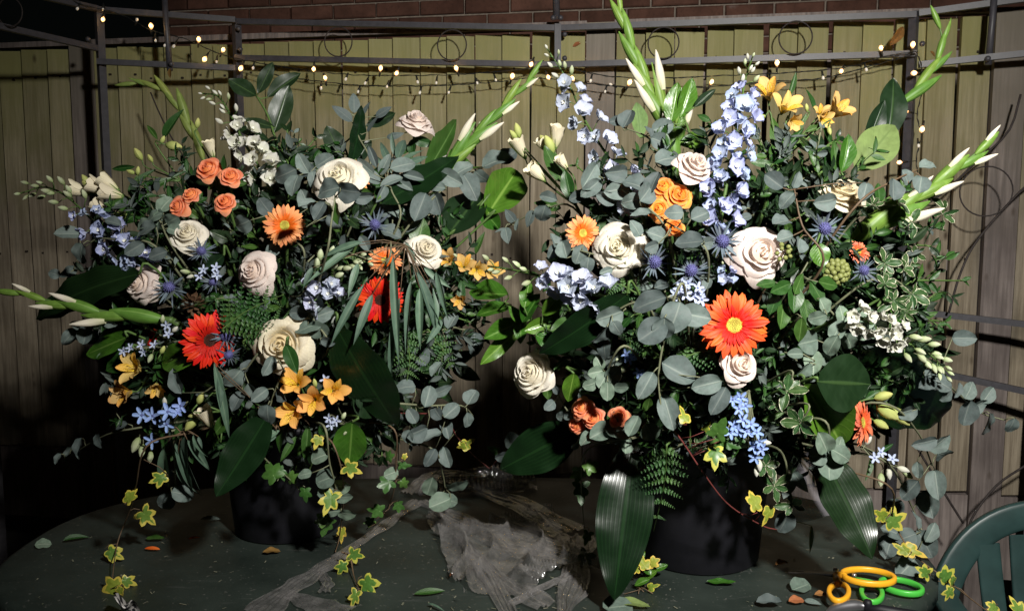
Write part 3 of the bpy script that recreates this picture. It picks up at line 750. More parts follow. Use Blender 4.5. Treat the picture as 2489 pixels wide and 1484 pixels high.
# ---------------------------------------------------------------- leaf templates: base at origin, tip +Y (length 1), face +Z
def oval(v, p=1.0, q=0.5): return max(0.0, math.sin(math.pi * v ** p)) ** q
def leaf_mesh(name, mat, w, p=1.0, q=0.6, fold=0.15, bend=0.1, wave=0.0, twist=0.0, nu=6, nv=10, tip=0.0, wf=4.0):
    def fn(u, v):
        t = 2 * u - 1
        hw = 0.5 * w * oval(min(1, v + 1e-5), p, q) * (1 - tip * max(0, v - 0.6) * 2.5)
        x = t * hw
        z = fold * abs(t) * hw * 1.6 - bend * v * v + bend * 0.5 * v + wave * math.sin(v * wf * math.pi + (1 if t > 0 else 2.2)) * abs(t) ** 1.5
        tw = twist * v
        return (x * math.cos(tw), v, z + x * math.sin(tw))
    return MB().surf(fn, nu, nv).mesh(name, mat)
def variants(name, mat, n, w, **kw):
    out = []
    rr = random.Random(hash(name) % 1000 if False else sum(map(ord, name)))
    for k in range(n):
        kk = dict(kw)
        kk['bend'] = kw.get('bend', .1) * rr.uniform(-.6, 1.6); kk['fold'] = kw.get('fold', .15) * rr.uniform(.2, 1.5); kk['twist'] = rr.uniform(-.35, .35)
        kk['p'] = kw.get('p', 1.0) * rr.uniform(.92, 1.1)
        out.append(leaf_mesh('leaf', mat, w * rr.uniform(.9, 1.1), **kk))
    return out
LF = {
    'euc': variants('euc', M_EUC, 9, 0.86, p=0.86, q=0.55, bend=0.34, fold=0.25, wave=0.035),
    'eucp': variants('eucp', M_EUCP, 8, 0.90, p=0.9, q=0.5, bend=0.3, fold=0.22, wave=0.035),
    'eucl': variants('eucl', M_EUC, 4, 0.42, p=0.8, q=0.8, bend=0.25),
    'eucs': variants('eucs', M_EUC, 4, 0.58, p=0.85, q=0.6, bend=0.3, fold=0.4),
    'willow': variants('willow', M_WILLOW, 5, 0.16, p=0.75, q=0.9, bend=0.18, fold=0.4, nu=4, nv=14),
    'laurel': variants('laurel', M_LAUREL, 5, 0.46, p=0.95, q=0.75, bend=0.25, fold=0.35, wave=0.02, nv=14),
    'dark': variants('dark', M_DARK, 5, 0.46, p=0.95, q=0.75, bend=0.2, fold=0.3, wave=0.015, nv=14),
    'olive': variants('olive', M_OLIVE, 2, 0.50, p=1.05, q=0.75, bend=0.15, fold=0.15, wave=0.015, nv=14),
    'mid': variants('mid', M_MIDG, 5, 0.42, p=0.85, q=0.8, bend=0.3, fold=0.4, wave=0.02, nv=12),
    'midn': variants('midn', M_MIDG, 4, 0.26, p=0.8, q=0.85, bend=0.3, fold=0.4, nv=12),
    'aspid': variants('aspid', M_ASPID, 4, 0.32, p=0.85, q=0.75, bend=0.28, fold=0.12, wave=0.012, nu=12, nv=22, wf=7),
    'pitt': variants('pitt', M_PITT, 5, 0.50, p=1.25, q=0.65, bend=0.25, fold=0.3, wave=0.03, nv=10),
    'sepal': variants('sepal', M_CALYX, 3, 0.26, p=0.6, q=0.9, bend=0.5, fold=0.2, nu=2, nv=5),
    'bract': variants('bract', M_ERYB, 3, 0.13, p=0.6, q=0.7, bend=-0.2, fold=0.3, nu=2, nv=6),
}
def ivy_mesh(mat, seed):
    rr = random.Random(seed)
    # lobes: (angle from +Y, radius)
    key = [(0, .70), (24, .36), (52, .52), (84, .27), (118, .40), (150, .24), (180, .12)]
    key = [(a, r * rr.uniform(.8, 1.2)) for a, r in key]
    out = []
    for sgn in (1, -1):
        ks = key if sgn == 1 else key[::-1][1:-1]
        for a, r in ks: out.append((sgn * a, r * rr.uniform(.94, 1.06)))
    pts, c = [], Vector((0, 0.28, 0))
    n = len(out)
    fine = []
    for i in range(n):
        a, r = out[i]; b, s = out[(i + 1) % n]
        if b - a > 180: b -= 360
        if a - b > 180: b += 360
        fine.append((a, r)); fine.append(((a + b) / 2, (r + s) / 2 * (1.04 if True else 1)))
    mb = MB(); mb.v.append(c)
    R1, R2 = [], []
    cup = rr.uniform(-.3, .8); fo = rr.uniform(.05, .5)
    for frac in (0.55, 1.0):
        for a, r in fine:
            t = math.radians(a); rr2 = r * frac
            p = c + Vector((math.sin(t) * rr2, math.cos(t) * rr2, 0))
            p.z = -cup * rr2 * rr2 + 0.10 * abs(math.cos(2.5 * t)) * rr2 - .05 * frac + fo * abs(p.x) * .6
            mb.v.append(p)
    m = len(fine)
    for i in range(m):
        j = (i + 1) % m
        mb.f.append((0, 1 + j, 1 + i)); mb.mi.append(0); mb.uv += [(.5, .5), (.5 + .5 * .55, .5), (.5 + .5 * .55, .5)]
        mb.f.append((1 + i, 1 + j, 1 + m + j, 1 + m + i)); mb.mi.append(0)
        mb.uv += [(.5 + .275, .5), (.5 + .275, .5), (1, .5), (1, .5)]
    mb.f = [f[::-1] for f in mb.f]
    # uv order reversed to match
    uv, k = [], 0
    for f in mb.f:
        l = len(f); uv += mb.uv[k:k + l][::-1]; k += l
    mb.uv = uv
    return mb.mesh('leaf', mat, True)
LF['ivy'] = [ivy_mesh(M_IVY, k) for k in range(4)]
LF['ivyv'] = [ivy_mesh(M_IVYV, k + 10) for k in range(4)]
LF['ivyy'] = [ivy_mesh(M_IVYY, k + 20) for k in range(3)]

def put_leaf(kind, parent, base, direc, nrm, length, ws=1.0, name='leaf', idx=None):
    ms = LF[kind]
    me = ms[int(rnd() * len(ms)) if idx is None else idx]
    return add(me, name, parent, frame(base, direc, nrm, length * ws, length, length))
def jn(j=0.45, up=0.15): return (Bv + Rv * ru(-j, j) + Uv * (up + ru(-j, j))).normalized()

def stem_tube(parent, pts, r0, r1, mat=None, name='stem', n=6, seg=10):
    path = catmull(pts, seg)
    rs = [r0 + (r1 - r0) * i / seg for i in range(seg + 1)]
    return add(MB().tube(path, rs, n).mesh(name, mat or M_STEM), name, parent)

# ---------------------------------------------------------------- foliage branch with leaves placed one by one
def branch(name, label, a, path, leaves, kind='euc', off=0.0, cat='foliage', group=None, stem_mat=None, ws=1.0, hub=True, sr=0.0022, jit=0.75, back=0.05, tilt=None):
    P = [W(x, y, dep(a, x, y, off + 0.012)) for x, y in path]
    o = thing(name, label, cat, P[0], group)
    pts = P
    if hub:
        h = ARR[a]['hub']; pts = [P[0].lerp(h, 0.75) + Vector((0, .02, 0)), P[0].lerp(h, .3)] + P
    stem_tube(o, pts, sr * 1.3, sr * 0.6, stem_mat or M_STEMG, seg=5 * len(pts), n=5)
    path3 = catmull(P, 24)
    for lf in leaves:
        x, y, ln, ang = lf[:4]
        kd = lf[4] if len(lf) > 4 and lf[4] else kind
        w2 = lf[5] if len(lf) > 5 else ws
        d = dep(a, x, y, off + ru(-.018, .018))
        m = mpp(d)
        t = ru(-32, 32) if tilt is None else tilt + ru(-8, 8)
        dv = cdir(ang, t)
        Ln = ln * m / max(0.75, math.cos(math.radians(t)))
        c = W(x, y, d); base = c - dv * (Ln * 0.5)
        if kd in ('euc', 'eucp', 'eucs'): w2 *= ru(.66, 1.06); Ln *= ru(.86, 1.0)
        if kd[:3] == 'ivy': Ln *= ru(.72, 1.0); w2 *= ru(.75, 1.1)
        lfo = put_leaf(kd, o, base, dv, jn(jit), Ln, w2)
        near = min(path3, key=lambda q: (q - base).length)
        if (near - base).length > 0.004:
            pb = MB().tube([near, near.lerp(base, .55) - dv * 0.004, base + dv * Ln * .02], [sr * .6, sr * .5, sr * .45], 4)
            Mi = WM[lfo.name].inverted(); pb.v = [Mi @ q for q in pb.v]
            add(pb.mesh('petiole', stem_mat or M_STEMG), 'petiole', lfo, WM[lfo.name])
    return o
def sprig(name, label, a, path, n, size, kind='euc', off=0.0, spread=65, cat='foliage', group=None, stem_mat=None, ws=1.0, taper=0.5, hub=True, paired=True):
    P2 = catmull([(x, y, 0) for x, y in path], 30)
    lv = []
    for i in range(n):
        t = 0.12 + 0.88 * i / max(1, n - 1)
        k = min(29, int(t * 29.99)); p, q = P2[k], P2[k + 1]
        ang = math.degrees(math.atan2(-(q.y - p.y), q.x - p.x))
        s = size * (1 - taper * t) * ru(.85, 1.15)
        for sg in ((1, -1) if paired else ((1,) if i % 2 else (-1,))):
            aa = ang + sg * (spread * (1 - .45 * t) + ru(-18, 18))
            lv.append((p.x + math.cos(math.radians(aa)) * s * .55, p.y - math.sin(math.radians(aa)) * s * .55, s, aa))
    return branch(name, label, a, path, lv, kind, off, cat, group, stem_mat, ws, hub)

# ---------------------------------------------------------------- roses
def rose_petal(mb, phi, r0, r1, h, w, curl, inn=0.0, seed=0, nu=8, nv=8, mi=0, z0=0.0):
    rr = random.Random(seed)
    ph, am = rr.uniform(0, 6), rr.uniform(.003, .010)
    pt = rr.uniform(0.0, 0.07)
    def fn(u, v):
        t = 2 * u - 1
        v2 = v * (1 - 0.13 * t * t - .20 * t ** 6 + pt * (1 - abs(t)))
        r = r0 + (r1 - r0) * min(1.0, v2 * 1.1) ** 0.72 - inn * v2 ** 3
        ck = max(0.0, v2 - 0.66) / 0.34
        ed = max(0.0, abs(t) - 0.5) / 0.5
        k = curl * (ck ** 1.7 + 0.30 * ed * ed * v2)
        r += k * 0.22
        z = z0 + h * v2 - k * 0.30 * ck
        z += am * math.sin(5 * t + ph) * v2 * 2
        r += am * math.sin(4 * t + ph * 2) * v2 + .012 * t * v2
        p = phi + t * w * (0.5 + 0.5 * math.sin(math.pi * min(1, v2 * 0.8 + .1)))
        return (r * math.cos(p), r * math.sin(p), z)
    return mb.surf(fn, nu, nv, mi)
def rose_set(mat, seed, openness=1.0, spray=False):
    rr = random.Random(seed)
    heart = MB()
    nh = 7 if spray else 9
    for k in range(nh):
        rose_petal(heart, k * 2.4 + rr.uniform(-.2, .2), .008 + .009 * k, .022 + .0165 * k, .615 - .005 * k, 1.45 - .04 * k, 0.03 + .008 * k, .010, seed * 31 + k, 8, 6)
    pr = [(.001, .50), (.10, .49), (.17, .46), (.24, .39), (.31, .28), (.37, .16), (.39, .06), (.30, .0)] if not spray else [(.001, .50), (.10, .49), (.17, .45), (.25, .36), (.33, .24), (.36, .10), (.25, .0)]
    heart.lathe(pr, 18)
    petals = []
    lay = [(3, .11, .21, .585, 1.25, .16), (4, .13, .275, .53, 1.15, .30), (5, .14, .36, .44, .98, .46), (5, .14, .44, .33, .92, .60), (4, .13, .47, .22, .95, .60)]
    if spray: lay = [(4, .11, .23, .56, 1.1, .25), (5, .13, .33, .47, .98, .42), (5, .14, .43, .35, .9, .6)]
    for li, (n, r0, r1, h, w, c) in enumerate(lay):
        for k in range(n):
            mb = MB()
            rose_petal(mb, 2 * math.pi * (k + .37 * li) / n + rr.uniform(-.18, .18), r0, r1 * (0.88 + .12 * openness) * rr.uniform(.97, 1.03), h * rr.uniform(.96, 1.05) * (1.08 if openness < .9 and li > 2 else 1), w * rr.uniform(.92, 1.1), c * openness * rr.uniform(.6, 1.35), 0, seed * 57 + li * 9 + k, 10, 9)
            petals.append(mb.mesh('petal', mat))
    cal = MB().lathe([(.02, -.12), (.07, -.10), (.13, -.03), (.17, .03), (.15, .06)], 10).mesh('calyx', M_CALYX)
    return heart.mesh('heart', mat), petals, cal
RS = {}
for nm, mt in (('cream', M_CREAM), ('white', M_WHITE), ('blush', M_BLUSH)):
    RS[nm] = [rose_set(mt, 3, 1.0), rose_set(mt, 8, 0.7), rose_set(mt, 21, 1.3), rose_set(mt, 34, 0.85)]
RS['coral'] = [rose_set(M_CORAL, 5, 1.0, True), rose_set(M_CORAL, 6, .7, True), rose_set(M_CORAL, 25, 1.3, True)]
RS['amber'] = [rose_set(M_AMBER, 15, 1.0, True), rose_set(M_AMBER, 16, .7, True), rose_set(M_AMBER, 17, 1.3, True)]
FLOWERS = []
def hubstem(o, a, pos, axis, r=0.0028, mat=None, ctrl=0.12):
    h = ARR[a]['hub']
    stem_tube(o, [pos, pos - axis * ctrl * .5 - Vector((0, 0, .01)), pos.lerp(h, .55) - axis * ctrl * .3, h + Vector((ru(-.06, .06), ru(-.06, .06), 0))], r, r * 1.2, mat, n=6, seg=12)
def rose(name, label, a, x, y, D, ax, ay, kind, off=0.0, var=0, group=None, stem=True, petals_n=99, leaves=2):
    d = dep(a, x, y, off); FLOWERS.append((a, x, y, D))
    axis = cax(ax, ay); s = D * mpp(d) * 1.02
    c = W(x, y, d) - axis * (s * .33)
    o = thing(name, label, 'rose', c, group)
    heart, petals, cal = RS[kind][(var + 2 * (len(FLOWERS) % 2)) % len(RS[kind])]
    M = frame_z(c, axis, s, ru(0, 6.28))
    add(heart, 'heart', o, M)
    for p in petals[:petals_n]: add(p, 'petal', o, M)
    add(cal, 'calyx', o, M)
    for k in range(5):
        q = 2 * math.pi * k / 5
        dv = (M.to_3x3() @ Vector((math.cos(q), math.sin(q), -.1))).normalized()
        put_leaf('sepal', o, c + dv * (.08 * s), dv, axis, s * .36, 1.0, 'sepal')
    if stem: hubstem(o, a, c - axis * .11 * s, axis)
    for k in range(leaves):
        b = c - axis * (s * ru(.25, .5)); aa = ru(0, 360)
        put_leaf('mid', o, b, (cdir(aa) - axis * .2).normalized(), jn(), s * ru(.5, .75), 1.2)
    return o

# ---------------------------------------------------------------- gerbera
def gpetal(mat, seed, w):
    rr = random.Random(seed); b = rr.uniform(.02, .14); tw = rr.uniform(-.2, .2); nt_ = rr.uniform(.0, .05)
    def fn(u, v):
        t = 2 * u - 1
        hw = .5 * w * (0.42 + .58 * math.sin(math.pi * min(1, v * .8 + .06)) ** .8) * (1 if v < .8 else max(0.32, 1 - ((v - .8) / .2) ** 2 * .62))
        y = v * (1 - .05 * t * t) - (nt_ if abs(t) < .2 and v > .95 else 0)
        z = .10 * math.sin(v * 2.6) - b * v * v + .018 * math.cos(t * 6.3) * (1 - v * .5) + tw * t * hw
        return (t * hw, y, z)
    return MB().surf(fn, 6, 8).mesh('petal', mat)
def gerb_set(mat, inner, disc, seed):
    pts = [gpetal(mat, seed + k, .27) for k in range(5)]
    ring = MB(); rr = random.Random(seed)
    for k in range(60):
        q = 2 * math.pi * k / 60 + rr.uniform(-.05, .05); r0, r1 = rr.uniform(.085, .13), rr.uniform(.17, .235); z1 = rr.uniform(.015, .05)
        cx, sy = math.cos(q), math.sin(q); wv = .008
        ring.surf(lambda u, v: ((r0 + (r1 - r0) * v) * cx - (2 * u - 1) * wv * sy * (1 - v * .6), (r0 + (r1 - r0) * v) * sy + (2 * u - 1) * wv * cx * (1 - v * .6), .035 + z1 * math.sin(v * 2.2)), 1, 3)
    dm = MB().lathe([(.125, .02), (.115, .04), (.09, .048), (.075, .040), (.05, .040), (.0005, .034)], 20)
    for k in range(70):
        q = k * 2.39996; r = .118 * math.sqrt((k + .5) / 70)
        dm.sphere((r * math.cos(q), r * math.sin(q), .043), .0075, 5, 4, 0, (1, 1, 1.6))
    return pts, ring.mesh('inner_florets', inner), dm.mesh('disc', disc), [gpetal(inner, seed + 70 + k, .22) for k in range(3)]
GS = {'peach': gerb_set(M_GPEACH, M_GIN['peach'], M_GDISC, 1), 'red': gerb_set(M_GRED, M_GIN['red'], M_GDARK, 20),
      'orange': gerb_set(M_GORANGE, M_GIN['orange'], M_GDISC, 40), 'coral': gerb_set(M_GCORAL, M_GIN['coral'], M_GDISC, 60)}
G_BACK = MB().lathe([(.03, -.16), (.05, -.12), (.13, -.04), (.15, .0), (.12, .015)], 14).mesh('calyx', M_CALYX)
def gerbera(label, a, x, y, D, ax, ay, kind, off=0.0):
    d = dep(a, x, y, off); FLOWERS.append((a, x, y, D))
    axis = cax(ax, ay); s = D * mpp(d); c = W(x, y, d)
    o = thing('gerbera', label, 'gerbera', c, 'gerbera daisies in the bouquets')
    pts, ringm, disc, short = GS[kind]
    M = frame_z(c, axis, s, ru(0, 6))
    for li, (n, ln, r0, lift) in enumerate(((24, .43, .07, .03), (22, .40, .075, .15), (30, .22, .085, .30))):
        for k in range(n):
            q = 2 * math.pi * (k + li * .5) / n + ru(-.05, .05)
            l2 = ln * ru(.88, 1.05)
            Mp = M @ Matrix.Rotation(q, 4, 'Z') @ Matrix.Translation((0, r0, .012 * li)) @ Matrix.Rotation(lift + ru(-.15, .14), 4, 'X') @ Matrix.Rotation(ru(-.2, .2), 4, 'Y') @ Matrix.Diagonal((l2 * (1 if li < 2 else .9), l2, l2, 1))
            add(pts[int(rnd() * 5)] if li < 2 else short[int(rnd() * 3)], 'petal', o, Mp)
    add(ringm, 'inner_florets', o, M); add(disc, 'disc', o, M); add(G_BACK, 'calyx', o, M)
    hubstem(o, a, c - axis * .14 * s, axis, 0.0035)
    return o

# ---------------------------------------------------------------- delphinium
def floret(mat, seed):
    rr = random.Random(seed); mb = MB()
    for k in range(5):
        q = 2 * math.pi * k / 5 + rr.uniform(-.15, .15); op = rr.uniform(.35, 1.2); ln = rr.uniform(.44, .54); wd = rr.uniform(.46, .58)
        R = Matrix.Rotation(q, 4, 'Z') @ Matrix.Translation((0, .05, 0)) @ Matrix.Rotation(op, 4, 'X')
        cu = rr.uniform(.2, .5); ph = rr.uniform(0, 6)
        mb.surf(lambda u, v: ((2 * u - 1) * wd * .5 * oval(min(1, v * .93 + .04), .8, .55) * 1.15, v * ln, cu * .3 * (2 * u - 1) ** 2 * v - .18 * v * v * ln + .02 * math.sin(7 * u + ph)), 6, 6, 0, R)
    for k in range(4):
        q = 2 * math.pi * k / 4 + .4
        R = Matrix.Rotation(q, 4, 'Z') @ Matrix.Translation((0, .02, .03)) @ Matrix.Rotation(1.0, 4, 'X')
        mb.surf(lambda u, v: ((2 * u - 1) * .07 * oval(min(1, v + .02), .7, .5), v * .2, .02 * v), 3, 4, 1, R)
    mb.tube([(0, .0, .02), (0, .06, -.16), (0, .14, -.32)], [.055, .04, .012], 6, 0)
    return mb.mesh('floret', [mat, M_DBEE])
def bud_mesh(mat):
    mb = MB().lathe([(.01, 0), (.16, .12), (.26, .38), (.24, .64), (.13, .88), (.02, 1.0)], 8)
    return mb.mesh('bud', mat)
FLT = {'blue': [floret(M_DBLUE, k) for k in range(6)], 'pale': [floret(M_DPALE, k + 10) for k in range(6)], 'white': [floret(M_DWHITE, k + 20) for k in range(6)]}
BUD = {'d': bud_mesh(M_DBUD), 'w': bud_mesh(M_DWHITE), 'l': bud_mesh(M_LISB), 'p': bud_mesh(M_DPALE)}
def delphinium(label, a, path, kind, nbud, nflo, size, off=0.0, budsize=20, spreadpx=30, hub=True, tipkind='d', d=None):
    P2 = catmull([(x, y, 0) for x, y in path], 60)
    dd = (lambda x, y: dep(a, x, y, off)) if d is None else (lambda x, y: d)
    P = [W(p.x, p.y, dd(p.x, p.y) + 0.01) for p in P2]
    o = thing('delphinium_spike', label, 'delphinium', P[-1], 'delphinium spikes in the bouquets')
    pts = list(P)
    add(MB().tube(pts, [0.0012 + 0.0022 * i / 60 for i in range(61)], 6).mesh('stem', M_STEM), 'stem', o)
    if hub: stem_tube(o, [P[-1], P[-1].lerp(ARR[a]['hub'], .5) + Vector((0, .02, .02)), ARR[a]['hub']], .0035, .004)
    tot = nbud + nflo
    for i in range(tot):
        t = (i + .3) / tot
        fb = i < nbud
        k = min(59, int(t ** (0.9) * 60)); p, q = P2[k], P2[k + 1]
        ang = math.degrees(math.atan2(-(q.y - p.y), q.x - p.x)) + 180        # towards the tip
        sg = (i * 137.5) % 360
        side = math.sin(math.radians(sg)); fr = math.cos(math.radians(sg))
        spx = spreadpx * (0.35 + .65 * min(1, t * 1.7)) * ru(.8, 1.15)
        na = math.radians(ang + 90)
        x, y = p.x + math.cos(na) * side * spx, p.y - math.sin(na) * side * spx
        d0 = dd(p.x, p.y); m = mpp(d0)
        base = W(x, y, d0 - .006 - (fr * .5 + .5) * spx * m * .9)
        outv = (cdir(ang + 90) * side * .9 + Bv * (fr * .5 + .75) + cdir(ang) * .35).normalized()
        FLOWERS.append((a, x, y, size * .7))
        if fb:
            s = budsize * m * (.6 + .5 * i / max(1, nbud)) * ru(.85, 1.1)
            bv = (outv + cdir(ang) * .9).normalized()
            add(BUD[tipkind if (rnd() < .75) else 'd'], 'bud', o, frame_z(base, bv, s, ru(0, 6)))
        else:
            s = size * m * ru(.85, 1.12) * (.8 if i < nbud + 3 else 1)
            add(FLT[kind][int(rnd() * 6)], 'floret', o, frame_z(base, outv, s, ru(0, 6)))
        pk = P[min(60, k + 2)]
        add(MB().tube([pk, pk.lerp(base, .6) + Uv * .002, base], [.0011, .0009, .0008], 4).mesh('pedicel', M_STEM), 'pedicel', o)
    return o

# ---------------------------------------------------------------- gladiolus
def bract_mesh(mat, seed):
    rr = random.Random(seed); op = rr.uniform(.8, 1.15)
    def fn(u, v):
        a = (u - .5) * 2 * (1.9 - 1.1 * v) * op
        r = .105 * (math.sin(math.pi * min(1, v * .90 + .08)) ** .8) + .008
        return (r * math.sin(a), v, r * math.cos(a) - .02)
    return MB().surf(fn, 8, 12).mesh('bract', mat)
GB = {'g': [bract_mesh(M_GLADB, k) for k in range(3)], 'o': [bract_mesh(M_GLADO, k) for k in range(3)]}
GBUD = MB().surf(lambda u, v: ((.085 * math.sin(math.pi * min(1, v * .74 + .2 + .05 * v ** 6)) ** .6 * (1 + .16 * math.sin(2 * 2 * math.pi * u + 5 * v))) * math.cos(2 * math.pi * u), v, (.085 * math.sin(math.pi * min(1, v * .74 + .2 + .05 * v ** 6)) ** .6 * (1 + .16 * math.sin(2 * 2 * math.pi * u + 5 * v))) * math.sin(2 * math.pi * u)), 14, 10).mesh('bud', M_GLADW)
def gladiolus(label, a, path, n, size, buds=(), d=None, off=0.0, mat='g', hub=True, sr=0.0045, fat=1.0):
    """path runs tip -> base"""
    P2 = catmull([(x, y, 0) for x, y in path], 60)
    dd = (lambda x, y: dep(a, x, y, off)) if d is None else (lambda x, y: d)
    P = [W(p.x, p.y, dd(p.x, p.y)) for p in P2]
    o = thing('gladiolus_spike', label, 'gladiolus', P[-1], 'gladiolus spikes in the bouquets')
    add(MB().tube(P, [.0008 + (sr - .0008) * (i / 60) ** .7 for i in range(61)], 7).mesh('stem', M_STEM), 'stem', o)
    if hub: stem_tube(o, [P[-1], P[-1].lerp(ARR[a]['hub'], .5), ARR[a]['hub']], sr, sr)
    for i in range(n):
        t = (i + 1.15) / (n + .3)
        k = min(58, max(1, int(t * 60)))
        T3 = (P[k - 1] - P[k + 1]).normalized()
        sidev = T3.cross(Bv).normalized() * (1 if i % 2 else -1)
        s = size * mpp(dd(P2[k].x, P2[k].y)) * (.42 + .62 * t)
        dv = (T3 + sidev * ru(.07, .19) + Bv * .05).normalized()
        s *= ru(.88, 1.12)
        b = P[k] + Bv * .002
        add(GB[mat][i % 3], 'bract', o, frame(b, dv, (sidev * .55 + Bv).normalized(), s * fat, s, s * fat))
        if i in buds:
            bs_ = s * ru(.52, .68)
            dv2 = (dv + sidev * ru(.03, .14) + Bv * .05).normalized()
            add(GBUD, 'bud', o, frame(b + dv2 * s * .50 + sidev * s * .035 + Bv * s * .03, dv2, Bv, bs_ * 1.15, bs_, bs_ * 1.15))
    return o

# ---------------------------------------------------------------- alstroemeria, lisianthus, tweedia, eryngium, fern, berries
def alst_mesh(mat, seed):
    rr = random.Random(seed); mb = MB()
    for k in range(6):
        inner = k % 2
        q = 2 * math.pi * k / 6 + rr.uniform(-.12, .12); op = rr.uniform(.30, .55) if inner else rr.uniform(.40, .75)
        ln = 1.0 if not inner else .95; wd = .36 if inner else .54
        R = Matrix.Rotation(q, 4, 'Z') @ Matrix.Translation((0, .05, 0)) @ Matrix.Rotation(math.pi / 2 - op * .75, 4, 'X')
        ph = rr.uniform(0, 6)
        mi = 1 if inner and k != 5 else 0
        mb.surf(lambda u, v: ((2 * u - 1) * wd * .5 * (.22 + .78 * oval(min(1, v ** 1.5 * .9 + .02), 1.0, .7)) * (1 if v < .9 else .8), v * ln, -.30 * v ** 3 + .08 * (2 * u - 1) ** 2 * v + .02 * math.sin(6 * u + ph) * v), 6, 9, mi, R)
    for k in range(4):
        q = k * 1.7; mb.tube([(0, 0, .1), (.05 * math.cos(q), .05 * math.sin(q), .5), (.12 * math.cos(q), .12 * math.sin(q), .74)], [.012, .01, .018], 4, 0)
    mb.lathe([(.02, -.14), (.07, -.08), (.08, .02), (.05, .08)], 8, 2)
    return mb.mesh('flower', [mat, M_ALSTD, M_CALYX])
AL = {'a': [alst_mesh(M_ALST, k) for k in range(4)], 'y': [alst_mesh(M_ALSTY, k + 7) for k in range(4)]}
def alstroemeria(label, a, root, flowers, kind='a', off=0.0, buds=(), leaves=()):
    x0, y0 = root; P0 = W(x0, y0, dep(a, x0, y0, off + .05))
    o = thing('alstroemeria_stem', label, 'alstroemeria', P0, 'alstroemeria stems in the bouquets')
    stem_tube(o, [P0, P0.lerp(ARR[a]['hub'], .5), ARR[a]['hub']], .003, .003)
    for x, y, D, ax, ay in flowers:
        d = dep(a, x, y, off); s = D * mpp(d) * .70; axis = cax(ax, ay); FLOWERS.append((a, x, y, D))
        c = W(x, y, d) - axis * s * .35
        add(AL[kind][int(rnd() * 4)], 'flower', o, frame_z(c, axis, s, ru(0, 6)))
        stem_tube(o, [c - axis * s * .1, c - axis * s * .45, P0], .0014, .0018, name='pedicel', n=5, seg=6)
    for x, y, ln, ang in buds:
        d = dep(a, x, y, off); dv = cdir(ang, 10); s = ln * mpp(d); b = W(x, y, d) - dv * s * .5
        add(BUD['l'], 'bud', o, frame_z(b, dv, s, 0)); stem_tube(o, [b, b - dv * s * .6, P0], .0012, .0016, name='pedicel', n=5, seg=6)
    for x, y, ln, ang in leaves:
        d = dep(a, x, y, off + .02); dv = cdir(ang, ru(-20, 20)); s = ln * mpp(d)
        put_leaf('midn', o, W(x, y, d) - dv * s * .5, dv, jn(), s)
    return o
def lisi_mesh(seed):
    rr = random.Random(seed); mb = MB()
    for k in range(6):
        rose_petal(mb, 2 * math.pi * k / 6 + (.5 if k > 2 else 0), .06, .30 + .05 * (k % 2), .95, 1.05, .14 + .12 * rr.random(), .05, seed * 7 + k, 8, 8, 0)
    mb.lathe([(.02, -.10), (.07, -.04), (.10, .04), (.09, .1)], 8, 1)
    for k in range(5):
        R = Matrix.Rotation(k * 1.2566, 4, 'Z') @ Matrix.Translation((0, .08, 0)) @ Matrix.Rotation(1.15, 4, 'X')
        mb.surf(lambda u, v: ((2 * u - 1) * .03 * (1 - v), v * .5, 0), 1, 4, 1, R)
    return mb.mesh('flower', [M_LISI, M_CALYX])
LI = [lisi_mesh(k) for k in range(3)]
def lisianthus(label, a, root, flowers, buds=(), off=0.0, leaves=()):
    """flowers: x, y, height px, direction angle it opens to"""
    x0, y0 = root; P0 = W(x0, y0, dep(a, x0, y0, off + .04))
    o = thing('lisianthus_stem', label, 'lisianthus', P0, 'lisianthus stems in the bouquets')
    stem_tube(o, [P0, P0.lerp(ARR[a]['hub'], .5), ARR[a]['hub']], .003, .003)
    for lst, isb in ((flowers, 0), (buds, 1)):
        for x, y, h, ang in lst:
            d = dep(a, x, y, off); m = mpp(d); dv = cdir(ang, 22 if not isb else 8); s = h * m * (1.0 if not isb else 1.0)
            b = W(x, y, d) - dv * s * .48
            if not isb: FLOWERS.append((a, x, y, h))
            add(LI[int(rnd() * 3)] if not isb else BUD['l'], 'flower' if not isb else 'bud', o, frame_z(b, dv, s, ru(0, 6)))
            stem_tube(o, [b, b - dv * s * .7, P0], .0014, .002, name='pedicel', n=5, seg=6)
    for x, y, ln, ang in leaves:
        d = dep(a, x, y, off + .02); dv = cdir(ang, ru(-20, 20)); s = ln * mpp(d)
        put_leaf('mid', o, W(x, y, d) - dv * s * .5, dv, jn(), s)
    return o
def star_mesh(mat, seed):
    rr = random.Random(seed); mb = MB()
    for k in range(5):
        R = Matrix.Rotation(k * 1.2566 + rr.uniform(-.1, .1), 4, 'Z') @ Matrix.Translation((0, .06, 0)) @ Matrix.Rotation(rr.uniform(.05, .4), 4, 'X')
        mb.surf(lambda u, v: ((2 * u - 1) * .105 * (.45 + .55 * oval(min(1, v * .9 + .05), 1, .6)) * (1 if v < .85 else .75), v * .44, .05 * (2 * u - 1) ** 2), 4, 6, 0, R)
    mb.lathe([(.075, .0), (.07, .05), (.03, .07), (.0005, .04)], 8, 1)
    mb.tube([(0, 0, 0), (0, 0, -.25)], [.04, .025], 5, 0)
    return mb.mesh('flower', [mat, M_TWEEC])
ST = {'b': [star_mesh(M_TWEE, k) for k in range(3)], 'p': [star_mesh(M_TWEEP, k + 5) for k in range(3)]}
